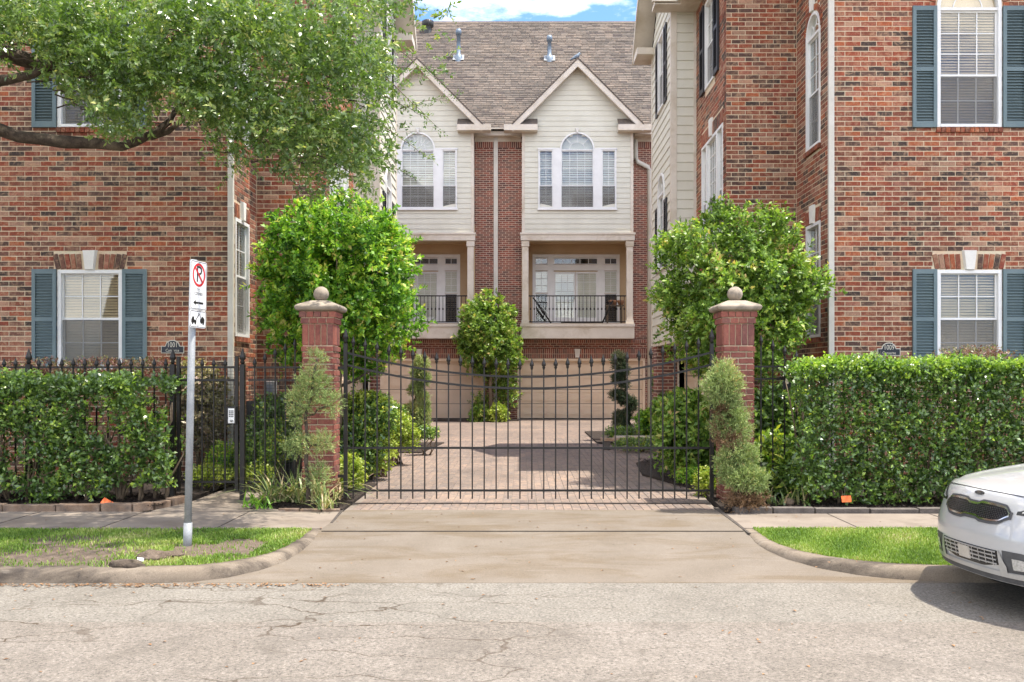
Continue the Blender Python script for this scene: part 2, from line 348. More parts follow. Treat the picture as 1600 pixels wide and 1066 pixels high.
def brick_field(rec, W, s0, s1, z0, z1, holes, jit=.0015, proud=.0045):
    k0 = int(math.floor(z0/BH)); k = k0
    while k*BH < z1:
        za, zb = max(z0, k*BH+.0065), min(z1, (k+1)*BH-.0065)
        if zb-za > .02:
            off = (k % 2)*BL/2
            for a, b in intervals(s0, s1, holes, (za+zb)/2):
                i = int(math.floor((a-off)/BL))
                while i*BL+off < b:
                    p, q = max(a, i*BL+off+.006), min(b, (i+1)*BL+off-.006)
                    if q-p > .025:
                        rec.append([W, (p+q)/2, (za+zb)/2, q-p, zb-za, proud+random.uniform(-jit, jit)*2, 0.0, random.random()])
                    i += 1
        k += 1
def unit_brick():
    e = .02; f = .05
    vs = [(-.5,0,-.5),(.5,0,-.5),(.5,0,.5),(-.5,0,.5),(-.5,-.7,-.5),(.5,-.7,-.5),(.5,-.7,.5),(-.5,-.7,.5),
          (-.5+e,-1,-.5+f),(.5-e,-1,-.5+f),(.5-e,-1,.5-f),(-.5+e,-1,.5-f)]
    fs = [(0,1,5,4),(1,2,6,5),(2,3,7,6),(3,0,4,7),(4,5,9,8),(5,6,10,9),(6,7,11,10),(7,4,8,11),(8,9,10,11)]
    return vs, fs
UB = unit_brick()
_ub = {}
def brick_me(mat):
    if mat not in _ub:
        me = bpy.data.meshes.new('brick'); me.from_pydata(UB[0], [], UB[1]); me.materials.append(M[mat]); _ub[mat] = me
    return _ub[mat]
def flush_bricks(rec, parent, mat_o, mat_j, limit=298, name='brick'):
    def score(r):
        W, s, z, l, h, pr, tilt, rn = r
        x, y, zz = W(s, 0, z)
        u, v = UX+FX*x/y, VH-FX*(zz-CZ)/y
        if not (5 < u < 1595 and 5 < v < 575): return -1
        if W.n[0]*x+W.n[1]*y >= 0: return -1
        du = abs(W.d[0]*y-W.d[1]*x)*l/y*FX/y
        return du*h*FX/y
    rec.sort(key=score, reverse=True)
    for r in rec[:limit]:
        W, s, z, l, h, pr, tilt, rn = r
        o = bpy.data.objects.new(name, brick_me(mat_o)); p = W(s, 0, z); off = LOC.get(parent.name, (0,0,0))
        o.location = (p[0]-off[0], p[1]-off[1], p[2]-off[2]); o.rotation_euler = (0, tilt, W.rot()); o.scale = (l, pr, h)
        link(o, parent)
    rest = rec[limit:]
    if rest:
        nv = len(UB[0]); base = np.array(UB[0]); V = []; F = []; RR = []
        for r in rest:
            W, s, z, l, h, pr, tilt, rn = r
            c, sn = math.cos(tilt), math.sin(tilt)
            q = base*np.array([l, pr, h]); x = q[:,0]*c+q[:,2]*sn; zz = -q[:,0]*sn+q[:,2]*c
            px = W.o[0]+W.d[0]*(s+x)+W.n[0]*(-q[:,1]); py = W.o[1]+W.d[1]*(s+x)+W.n[1]*(-q[:,1])
            k = len(V)*nv; V.append(np.stack([px, py, z+zz], 1)); F += [tuple(k+i for i in f) for f in UB[1]]; RR += [rn]*len(UB[1])
        V = np.concatenate(V); m = MB(); m.v = [tuple(p) for p in V]; m.f = F; m.r = RR; m.sm = [False]*len(F)
        make(name, m, mat_j, parent, kind='stuff', rnd=True)
def text_mesh(body, size, f, parent, mat, name='lettering', depth=.003):
    cu = bpy.data.curves.new('t', 'FONT'); cu.body = body; cu.size = size; cu.align_x = 'CENTER'; cu.align_y = 'CENTER'
    cu.resolution_u = 2
    ob = bpy.data.objects.new('t', cu); COL.objects.link(ob); dg = bpy.context.evaluated_depsgraph_get(); dg.update()
    me = bpy.data.meshes.new_from_object(ob.evaluated_get(dg))
    mb = MB(f); n = len(me.vertices)
    mb.add([(v.co.x, depth, v.co.y) for v in me.vertices], [tuple(p.vertices) for p in me.polygons])
    bpy.data.objects.remove(ob); bpy.data.curves.remove(cu); bpy.data.meshes.remove(me)
    return make(name, mb, mat, parent)

# ------------------------------------------------------------------ foliage tools
def unit(a): return a/np.maximum(np.linalg.norm(a, axis=1, keepdims=True), 1e-9)
def leaf_mesh(name, P, D, Nn, Ln, Wd, mat, parent=None, rnd=None, fold=.25, tip=None):
    n = len(P); D = unit(D); T = unit(np.cross(D, Nn)); Nn = np.cross(T, D)
    Ln = np.asarray(Ln).reshape(-1, 1)*np.ones((n, 1)); Wd = np.asarray(Wd).reshape(-1, 1)*np.ones((n, 1))
    mid = P+D*Ln*.45+Nn*Wd*fold
    V = np.stack([P, mid-T*Wd*.5, P+D*Ln, mid+T*Wd*.5], 1).reshape(-1, 3)
    off = (0,0,0) if parent is None else LOC.get(root_of(parent).name, (0,0,0)); V = V-np.array(off)
    me = bpy.data.meshes.new(name); me.vertices.add(4*n); me.vertices.foreach_set('co', V.ravel())
    me.loops.add(4*n); me.loops.foreach_set('vertex_index', np.arange(4*n, dtype=np.int32))
    me.polygons.add(n); me.polygons.foreach_set('loop_start', np.arange(0, 4*n, 4, dtype=np.int32))
    me.polygons.foreach_set('loop_total', np.full(n, 4, dtype=np.int32))
    me.update(calc_edges=True)
    a = me.attributes.new('rnd', 'FLOAT', 'FACE'); a.data.foreach_set('value', (rng.random(n) if rnd is None else np.clip(rnd, 0, 1)).astype(np.float32))
    me.materials.append(M[mat]); o = bpy.data.objects.new(name, me); link(o, parent); return o
def lumpy(d, seed=0, k=3.0, amp=.12):
    r = np.random.default_rng(seed); s = np.zeros(len(d))
    for i in range(7):
        w = r.normal(size=3)*k*(1+i*.35); s += np.sin(d@w+r.random()*6.28)/(1+i*.3)
    return 1+amp*s/2.4
def sprigs(C, Dr, nl, length, L, Wd, spread=1.0, gen=rng):
    """leaves on small twigs: C start points, Dr directions"""
    m = len(C); Dr = unit(Dr)
    t = np.tile(np.linspace(.05, 1, nl), m)+gen.normal(0, .04, m*nl); idx = np.repeat(np.arange(m), nl)
    P = C[idx]+Dr[idx]*(t*length)[:, None]+gen.normal(0, .008, (m*nl, 3))
    rad = unit(np.cross(Dr[idx], gen.normal(size=(m*nl, 3))))
    D = unit(Dr[idx]*.65+rad*spread*.85)
    Nn = unit(np.cross(D, np.cross(Dr[idx], D))+gen.normal(0, .35, (m*nl, 3)))
    Ls = L*gen.uniform(.65, 1.2, m*nl); tw = gen.random(m)[idx]
    pp = C[idx]; lf = (np.sin(pp[:,0]*5.3+pp[:,2]*3.1)+np.sin(pp[:,2]*6.7-pp[:,1]*4.4+1)+np.sin(pp[:,0]*11-pp[:,2]*8.3+pp[:,1]*5))*.09
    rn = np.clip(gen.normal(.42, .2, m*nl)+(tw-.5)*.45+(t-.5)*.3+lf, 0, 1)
    return P, D, Nn, Ls, Ls*Wd/L, rn
def crown(name, parent, mat, c, rad, n, L, Wd, nl=9, seed=1, inner=.5, amp=.14, k=3, length=.17, shape=2.0, drop=None, clipbox=None, tufts=0):
    g = np.random.default_rng(seed)
    d = unit(g.normal(size=(n*3, 3)))
    # superellipsoid radius
    e = shape; rr = (np.abs(d)**e).sum(1)**(-1/e)
    rr *= lumpy(d, seed, k, amp)
    depth = 1-inner*g.random(n*3)**1.6
    keep = np.ones(n*3, bool)
    if drop is not None:                                            # thin patches where the noise is low
        f = lumpy(d*1.0, seed+5, 6, 1.0)-1; keep &= g.random(n*3) > drop*(f < -.25)
    P = np.array(c)+d*rr[:, None]*depth[:, None]*np.array(rad)
    if clipbox is not None: keep &= clipbox(P)
    P = P[keep][:n]; d = d[keep][:n]
    Dr = d+g.normal(0, .55, d.shape)+np.array([0, 0, .35])
    if tufts:                                                       # gather most sprigs into tufts round branch ends
        m_ = min(tufts, len(P)); K = P[:m_]*1.0; KD = d[:m_]; K = K+KD*g.uniform(-.10, .04, (m_, 1))
        w_ = g.random(len(P)) < .80; j = g.integers(0, m_, len(P)); R_ = np.mean(rad)
        P2 = K[j]+g.normal(0, .078*R_, P.shape); P = np.where(w_[:, None], P2, P)
        Dr = np.where(w_[:, None], (P2-K[j])*5/R_+KD[j]*.8+g.normal(0, .4, P.shape)+np.array([0, 0, .4]), Dr)
    a = sprigs(P, Dr, nl, length, L, Wd, gen=g)
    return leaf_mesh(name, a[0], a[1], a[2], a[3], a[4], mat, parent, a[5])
def box_foliage(name, parent, mat, x0, x1, y0, y1, z0, z1, n, L, Wd, nl=8, seed=3, amp=.06, length=.14, keepf=None, shell=.16):
    g = np.random.default_rng(seed); P = np.stack([g.uniform(x0, x1, n*2), g.uniform(y0, y1, n*2), g.uniform(z0, z1, n*2)], 1)
    # bring most of the sprigs towards the front and the top
    fr = g.random(n*2)
    P[:, 1] = np.where(fr < .62, y0+np.abs(g.normal(0, shell, n*2)), P[:, 1])
    P[:, 2] = np.where((fr > .62) & (fr < .80), z1-np.abs(g.normal(0, shell*.7, n*2)), P[:, 2])
    w = (np.sin(P[:,0]*5.1+P[:,2]*4+seed)+np.sin(P[:,0]*9.7-P[:,2]*7.3+2)+np.sin(P[:,0]*2.3+P[:,2]*11))/3
    P[:, 1] += w*amp; P[:, 2] += np.sin(P[:,0]*4.3+seed)*amp*.3+np.sin(P[:,0]*11+1)*amp*.25
    keep = (P[:,1] > y0-.3) & (P[:,1] < y1) & (P[:,2] > z0)
    if keepf is not None: keep &= keepf(P, g)
    P = P[keep][:n]
    Dr = g.normal(0, .6, P.shape)+np.array([0, -.75, .5])
    a = sprigs(P, Dr, nl, length, L, Wd, gen=g)
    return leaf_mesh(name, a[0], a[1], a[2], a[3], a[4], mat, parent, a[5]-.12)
def needles(name, parent, mat, clumps, n, L=.035, Wd=.006, seed=2):
    """clumps: list of (centre, radii); feathery sprays"""
    g = np.random.default_rng(seed); Ps = []; Ds = []
    vol = np.array([r[0]*r[2] for c, r in clumps]); cnt = (n*vol/vol.sum()).astype(int)
    for (c, r), m in zip(clumps, cnt):
        d = unit(g.normal(size=(m, 3))); q = d*(.88-.6*g.random(m)**1.2)[:, None]*lumpy(d, seed+int(abs(c[0])*97) % 50, 5, .34)[:, None]
        Ps.append(np.array(c)+q*np.array(r)); Ds.append(d+g.normal(0, .35, d.shape)+np.array([0,0,.5]))
    P = np.concatenate(Ps); D = np.concatenate(Ds)
    a = sprigs(P, D, 12, L*2.4, L, Wd*1.25, .55, gen=g)
    return leaf_mesh(name, a[0], a[1], a[2], a[3], a[4], mat, parent, a[5])
def blades(name, parent, mat, P, h, wd, lean=.35, seed=1, rnd=None):
    """thin upright blades, two segments bent over"""
    g = np.random.default_rng(seed); n = len(P); az = g.uniform(0, 2*np.pi, n); H = h*g.uniform(.5, 1.2, n)
    dr = np.stack([np.cos(az), np.sin(az), np.zeros(n)], 1)*(lean*g.uniform(.2, 1.4, n)*H)[:, None]
    sd = np.stack([-np.sin(az+g.normal(0, .6, n)), np.cos(az), np.zeros(n)], 1)*wd*.5
    up = np.array([0, 0, 1.])
    m = P+dr*.35+up*(H*.6)[:, None]; tp = P+dr+up*(H*.95)[:, None]
    V = np.stack([P-sd, P+sd, m-sd*.8, m+sd*.8, tp], 1).reshape(-1, 3)
    off = (0,0,0) if parent is None else LOC.get(root_of(parent).name, (0,0,0)); V = V-np.array(off)
    b = np.arange(n)*5
    F = np.stack([np.stack([b, b+1, b+3], 1), np.stack([b, b+3, b+2], 1), np.stack([b+2, b+3, b+4], 1)], 1).reshape(-1)
    me = bpy.data.meshes.new(name); me.vertices.add(5*n); me.vertices.foreach_set('co', V.ravel()); me.loops.add(9*n)
    me.loops.foreach_set('vertex_index', F.astype(np.int32)); me.polygons.add(3*n)
    me.polygons.foreach_set('loop_start', np.arange(0, 9*n, 3, dtype=np.int32)); me.polygons.foreach_set('loop_total', np.full(3*n, 3, dtype=np.int32))
    me.update(calc_edges=True)
    a = me.attributes.new('rnd', 'FLOAT', 'FACE'); r = g.random(n) if rnd is None else rnd
    a.data.foreach_set('value', np.repeat(np.clip(r, 0, 1), 3).astype(np.float32)); me.materials.append(M[mat])
    o = bpy.data.objects.new(name, me); link(o, parent); return o
def strap_clump(name, parent, mat, cx, cy, z, n, ln, wd, seed=1, arch=1.0):
    """long arching strap leaves, each a ribbon of five segments, joined"""
    g = np.random.default_rng(seed); m = MB()
    for i in range(n):
        az = g.uniform(0, 6.28); L_ = ln*g.uniform(.55, 1.2); lean = g.uniform(.2, 1.15)*arch
        px, py = cx+g.normal(0, .05), cy+g.normal(0, .04); r_ = g.random(); vs = []
        for k in range(6):
            t = k/5; hx = L_*lean*t**1.3; hz = L_*(t*1.0-min(lean, 1.2)*.78*t*t); ww = wd*.5*(1-t**2.2)+.001
            c_, s_ = math.cos(az), math.sin(az)
            x, y = px+c_*hx, py+s_*hx
            vs += [(x-s_*ww, y+c_*ww, z+max(hz, .01)), (x+s_*ww, y-c_*ww, z+max(hz, .01))]
        m.add(vs, [(2*k, 2*k+1, 2*k+3, 2*k+2) for k in range(5)], r_)
    return make(name, m, mat, parent, rnd=True)

# ================================================================== THE SETTING
def road_mat(name, c1, c2, crack=.5, seed=0):
    m, t, b, o = new_mat(name)
    col = ramp(t, noise(t, .9, 7, .6), [(.35, c1), (.65, c2)])
    g = noise(t, 48, 4, .85)
    col = mixc(t, 1, col, ramp(t, g, [(.34, (.25,)*3), (.45, (.88,)*3), (.56, (1.08,)*3), (.66, (1.75,)*3)]), 'MULTIPLY')
    st = noise(t, 2.2, 6, .65, dist=.5)
    col = mixc(t, ramp(t, st, [(.50, (0,0,0)), (.72, (.6,)*3)]), col, tuple(x*.66 for x in c1))
    sp = noise(t, 26, 3, .6); col = mixc(t, ramp(t, sp, [(.70, (0,0,0)), (.75, (.6,)*3)]), col, (.06,.045,.035))
    pos = N(t, 'ShaderNodeNewGeometry').outputs['Position']
    nn = N(t, 'ShaderNodeTexNoise'); nn.inputs['Scale'].default_value = 2.2; nn.inputs['Detail'].default_value = 6; t.links.new(pos, nn.inputs['Vector'])
    va = N(t, 'ShaderNodeVectorMath', operation='MULTIPLY_ADD'); va.inputs[1].default_value = (.8, .5, 0); t.links.new(nn.outputs['Color'], va.inputs[0]); t.links.new(pos, va.inputs[2])
    vo = N(t, 'ShaderNodeTexVoronoi', feature='DISTANCE_TO_EDGE'); vo.inputs['Scale'].default_value = 1.0; ms_ = N(t, 'ShaderNodeMapping'); ms_.inputs['Scale'].default_value = (.75, 2.1, 1); t.links.new(va.outputs[0], ms_.inputs[0]); t.links.new(ms_.outputs[0], vo.inputs['Vector'])
    ck = ramp(t, vo.outputs['Distance'], [(.005, (1,)*3), (.014, (0,)*3)])
    mp_ = N(t, 'ShaderNodeMapping'); mp_.inputs['Location'].default_value = (3+seed, 1, 0); t.links.new(pos, mp_.inputs[0])
    msk = ramp(t, noise(t, .55, 4, .6, mp_.outputs[0]), [(.38, (0,)*3), (.54, (crack,)*3)])
    sx = N(t, 'ShaderNodeSeparateXYZ'); t.links.new(pos, sx.inputs[0])
    lr = N(t, 'ShaderNodeMapRange'); lr.inputs['From Min'].default_value = -1.2; lr.inputs['From Max'].default_value = 1.5; lr.inputs['To Min'].default_value = 1.25; lr.inputs['To Max'].default_value = .15
    t.links.new(sx.outputs['X'], lr.inputs[0])
    mm = N(t, 'ShaderNodeMath', operation='MULTIPLY'); t.links.new(ck, mm.inputs[0]); t.links.new(msk, mm.inputs[1])
    m2 = N(t, 'ShaderNodeMath', operation='MULTIPLY'); t.links.new(mm.outputs[0], m2.inputs[0]); t.links.new(lr.outputs[0], m2.inputs[1])
    col = mixc(t, m2.outputs[0], col, (.055,.038,.024))
    t.links.new(col, b.inputs['Base Color']); b.inputs['Roughness'].default_value = .93; b.inputs['Specular IOR Level'].default_value = .25
    bump(t, b, g, .45, .006); return m
M['road_far'] = road_mat('sun_bleached_asphalt', (0.165,0.149,0.125), (0.190,0.174,0.148), .75)
M['road_near'] = road_mat('worn_asphalt', (0.157,0.137,0.114), (0.186,0.164,0.139), .85, 4)
m = MB(); m.box(-400, 400, -400, 600, -.5, -.2); tag(make('ground', m, 'soil'), 'dry earth ground under and around the whole place', 'ground', kind='structure')
m = MB(); m.box(-60, 60, 6.58, 7.90, -.3, -.12); r1 = make('road', m, 'road_far', kind='structure'); r1['label'] = 'pale bleached strip of road surface beside the kerbs'
m = MB(); m.box(-60, 60, -3.2, 6.58, -.3, -.116); r2 = make('road', m, 'road_near', kind='structure'); r2['label'] = 'pinkish worn asphalt road with fine cracks nearest the camera'
def apron_z(y): return -.12*min(1, max(0, (9.9-y)/2.05))
LK = [(-40,7.82),(-6,7.82),(-3.3,7.82),(-2.88,7.86),(-2.62,8.0),(-2.4,8.22),(-2.24,8.55),(-2.17,8.95),(-2.15,9.4),(-2.17,9.9),(-2.2,10.3)]
RK = [(2.42,10.1),(2.40,9.7),(2.39,9.3),(2.43,8.95),(2.55,8.6),(2.74,8.32),(3.02,8.08),(3.35,7.93),(3.8,7.85),(4.4,7.82),(40,7.82)]
def kerb(path, side, name, label):
    prof = [(0,-.2),(.005,-.10),(.022,-.04),(.045,-.012),(.075,0),(.165,.002),(.17,-.15)]
    # resample
    P = []
    for a, b in zip(path[:-1], path[1:]):
        n = max(1, int(min(24, math.dist(a, b)/.12)))
        P += [(a[0]+(b[0]-a[0])*i/n, a[1]+(b[1]-a[1])*i/n) for i in range(n)]
    P.append(path[-1]); mb = MB(); vs = []
    for i, p in enumerate(P):
        q0, q1 = P[max(0, i-2)], P[min(len(P)-1, i+2)]; d = Vector((q1[0]-q0[0], q1[1]-q0[1])).normalized(); nn = Vector((-d.y, d.x))
        jig = .004*math.sin(i*1.7)+.003*math.sin(i*.37)
        for o_, z in prof:
            e = p[1] > 9.6; zz = z if not e else z*(1-(p[1]-9.6)*1.2)+.002
            vs.append((p[0]+nn.x*(o_+jig), p[1]+nn.y*(o_+jig), zz-max(0, (p[1]-9.5))*.02))
    k = len(prof)
    mb.add(vs, [(i*k+j, i*k+j+1, (i+1)*k+j+1, (i+1)*k+j) for i in range(len(P)-1) for j in range(k-1)], 0, True)
    o = make(name, mb, 'kerb', kind='structure'); o['label'] = label; return o
kerb(LK, -1, 'kerb', 'left rounded concrete kerb curving into the driveway')
kerb(RK, 1, 'kerb', 'right rounded concrete kerb curving from driveway to the car')
def interp_edge(path, y):
    ys = sorted(path, key=lambda p: p[1]); 
    for a, b in zip(ys[:-1], ys[1:]):
        if a[1] <= y <= b[1] and b[1] > a[1]: return a[0]+(b[0]-a[0])*(y-a[1])/(b[1]-a[1])
    return ys[-1][0] if y > ys[-1][1] else ys[0][0]
LKs = [p for p in LK if p[0] > -3.4]; RKs = [p for p in RK if p[0] < 4.0]
mb = MB(); vs = []; ys = [7.80]+[7.84+i*.12 for i in range(17)]+[9.9, 10.4, 11.0, 11.3]
for y in ys:
    xl = interp_edge(LKs, max(y, 7.82))-.04; xr = interp_edge(RKs, max(y, 7.85))+.04
    if y > 10.3: xl = -2.2-(y-10.3)*.02; xr = 2.46
    for i in range(13): vs.append((xl+(xr-xl)*i/12, y, apron_z(y)+.003 if y > 7.81 else -.2))
mb.add(vs, [(r*13+i, r*13+i+1, (r+1)*13+i+1, (r+1)*13+i) for r in range(len(ys)-1) for i in range(12)])
dw = make('driveway', mb, 'apron', kind='structure'); dw['label'] = 'buff concrete driveway apron between road and gate'
mb = MB(); mb.box(-2.18, 2.42, 9.76, 9.767, -.003, .006); make('joint', mb, 'shadow_joint', dw)
mb = MB(); mb.slab([(-2.2,10.3),(-2.17,10.3),(-2.24,11.3),(-2.28,11.3)], .0, .0075); make('joint', mb, 'shadow_joint', dw)
mb = MB(); mb.slab([(2.43,9.6),(2.455,9.6),(2.52,11.5),(2.46,11.5)], .0, .0085); make('joint', mb, 'shadow_joint', dw)
# pavements
mb = MB(); mb.slab([(-40,9.94),(-2.2,9.94),(-2.22,11.18),(-40,11.18)], -.2, .0); s1 = make('pavement', mb, 'sidewalk', kind='structure'); s1['label'] = 'left concrete pavement running behind the patchy verge'
mb = MB(); mb.slab([(2.45,9.98),(40,9.98),(40,11.02),(2.5,11.02)], -.2, .0); s2 = make('pavement', mb, 'sidewalk', kind='structure'); s2['label'] = 'right concrete pavement behind the neat lawn strip'
for x in (-3.4, -4.7, -6.0, -7.3, -8.6):
    mb = MB(); mb.box(x, x+.012, 9.95, 11.17, .0, .004); make('joint', mb, 'shadow_joint', s1)
for x in (3.75, 5.0, 6.3, 7.6):
    mb = MB(); mb.box(x, x+.012, 9.99, 11.01, .0, .004); make('joint', mb, 'shadow_joint', s2)
mb = MB(); mb.slab([(-4.62,11.18),(-2.95,11.18),(-3.55,11.75),(-3.66,12.2),(-3.66,14.3),(-4.42,14.3),(-4.42,12.1),(-4.5,11.6)], -.1, .012)
s3 = make('path', mb, 'sidewalk', kind='structure'); s3['label'] = 'short concrete path from pavement to the pedestrian gate'
# verges (soil) and garden beds (mulch)
def off_path(path, d):
    o_ = []
    for i, p in enumerate(path):
        q0, q1 = path[max(0, i-1)], path[min(len(path)-1, i+1)]; dd = Vector((q1[0]-q0[0], q1[1]-q0[1])).normalized(); o_.append((p[0]-dd.y*d, p[1]+dd.x*d))
    return o_
lv = off_path(LK[:-1], .13); rv = off_path(RK[1:], .13)
mb = MB(); mb.slab([p for p in lv if p[1] < 9.94]+[(-2.33,9.94),(-40,9.94)], -.18, -.012); vl = make('verge_soil', mb, 'soil', kind='structure'); vl['label'] = 'bare dry soil showing in the left grass verge'
mb = MB(); mb.slab([(40,9.98),(2.55,9.98)]+[p for p in rv if p[1] < 9.9], -.18, -.012); vr = make('verge_soil', mb, 'soil', kind='structure'); vr['label'] = 'soil under the right lawn strip'
mb = MB()
mb.slab([(-40,11.36),(-5.1,11.36),(-4.72,11.5),(-4.52,12.0),(-4.5,15),(-40,15)], -.1, .03)
mb.slab([(-3.5,11.72),(-3.0,11.25),(-2.25,11.25),(-2.25,14.0),(-3.6,14.0)], -.1, .022)
mb.slab([(2.52,11.18),(40,11.18),(40,15),(3.0,15.4),(2.62,13)], -.1, .032)
mb.slab([(-3.4,14.05),(-2.6,14.05),(-2.35,16.1),(-2.9,17.2),(-3.4,17.0)], -.1, .026)
mb.slab([(-3.3,19.6),(-2.2,19.7),(-1.95,22.6),(-3.3,22.6)], -.1, .026)
mb.slab([(2.6,13.2),(2.05,15.2),(2.2,17.2),(3.2,19.2),(3.6,19.2),(4.9,16),(5,13.2)], -.1, .034)
mb.slab([(1.9,22.4),(4.4,22.4),(4.4,27.5),(1.9,27)], -.1, .034)
mb.slab([(-3.3,33.6),(-1.5,33.2),(-.1,33.7),(-.1,35.2),(-3.3,35.2)], -.1, .034)
tag(make('mulch_bed', mb, 'mulch'), 'dark mulch and soil of the planting beds beside gate and walls', 'mulch', kind='stuff')
# mulch chips scattered so the beds are not flat
def chips(n, x0, x1, y0, y1, z, seed, keepf=None):
    g = np.random.default_rng(seed); P = np.stack([g.uniform(x0, x1, n), g.uniform(y0, y1, n), z+g.uniform(0, .03, n)], 1)
    if keepf is not None: P = P[keepf(P)]
    return P
Pc = np.concatenate([chips(9000, -7.2, -4.6, 11.38, 12.6, .03, 1), chips(1500, -3.4, -2.3, 11.3, 12.4, .02, 2), chips(7000, 2.6, 7.8, 11.2, 12.2, .03, 3), chips(2500, -3.3, -2.35, 14.2, 17, .02, 4, lambda p: p[:,0] < -2.5+(p[:,1]-14)*.05), chips(2500, 2.3, 4, 13.4, 18, .03, 5)])
g = np.random.default_rng(9); D = unit(g.normal(size=Pc.shape)*[1,1,.35])
ch = leaf_mesh('mulch_chips', Pc, D, unit(g.normal(size=Pc.shape)+[0,0,1.5]), g.uniform(.02,.055,len(Pc)), g.uniform(.008,.02,len(Pc)), 'mulch', None)
tag(ch, 'loose black bark chips lying on the planting beds', 'mulch chips', kind='stuff')
# brick-paved courtyard: joints below, pavers proud
def court_x(y): return (-3.0, 3.2) if y < 22 else (-6.2, 6.2)
mb = MB(); mb.slab([(-2.24,11.3),(2.47,11.3),(2.6,13),(3.4,14),(3.68,19),(3.68,22),(9,22),(9,35.4),(-9,35.4),(-9,22),(-3.4,21),(-3.4,14.0),(-2.24,13.0)], -.15, -.008)
court = make('courtyard', mb, 'paver_joint', kind='structure'); court['label'] = 'clay-paved courtyard drive behind the gate leading to the garages'
prec = []
def paver_ok(x, y):
    if y < 13: return -2.22+.02 < x < 2.46
    if y < 14: return -2.3 < x < 2.6
    if y < 21.9: return -3.35 < x < 3.6
    return -6.3 < x < 6.3
PW, PL = .112, .228
ky = 0; y = 11.305
xs0 = -6.3
nx = int(12.6/PW)
for i in range(nx):
    x = xs0+(i+.5)*PW; y = 11.305-(PL/2 if i % 2 else 0)
    while y < 34.9:
        a, b = max(y, 11.305), y+PL
        if b-a > .03 and paver_ok(x, (a+b)/2): prec.append((x, (a+b)/2, PW-.009, b-a-.009, random.random()))
        y += PL
prec.sort(key=lambda r: r[1])
pme = bpy.data.meshes.new('paver'); e = .04
pv = [(-.5,-.5,-1),(.5,-.5,-1),(.5,.5,-1),(-.5,.5,-1),(-.5,-.5,-.2),(.5,-.5,-.2),(.5,.5,-.2),(-.5,.5,-.2),(-.5+e,-.5+e,0),(.5-e,-.5+e,0),(.5-e,.5-e,0),(-.5+e,.5-e,0)]
pf = [(0,1,5,4),(1,2,6,5),(2,3,7,6),(3,0,4,7),(4,5,9,8),(5,6,10,9),(6,7,11,10),(7,4,8,11),(8,9,10,11)]
pme.from_pydata(pv, [], pf); pme.materials.append(M['paver_o'])
for x, y, wx, wy, rn in prec[:296]:
    o = bpy.data.objects.new('paver', pme); o.location = (x, y, random.uniform(-.001, .0015)); o.scale = (wx, wy, .02); link(o, court)
mb = MB()
for x, y, wx, wy, rn in prec[296:]:
    if y > 24:                                                     # far pavers: top and front only
        z = random.uniform(-.001, .001); mb.add([(x-wx/2, y-wy/2, z), (x+wx/2, y-wy/2, z), (x+wx/2, y+wy/2, z), (x-wx/2, y+wy/2, z)], [(0,1,2,3)], rn)
    else:
        z = random.uniform(-.001, .0015); mb.add([(x+p[0]*wx, y+p[1]*wy, z+p[2]*.02) for p in pv], pf, rn)
make('paver', mb, 'paver_j', court, kind='stuff', rnd=True)
mb = MB(); mb.box(-5.9, 6.0, 34.9, 35.4, -.1, .02); ap = make('garage_threshold', mb, 'concrete', court)

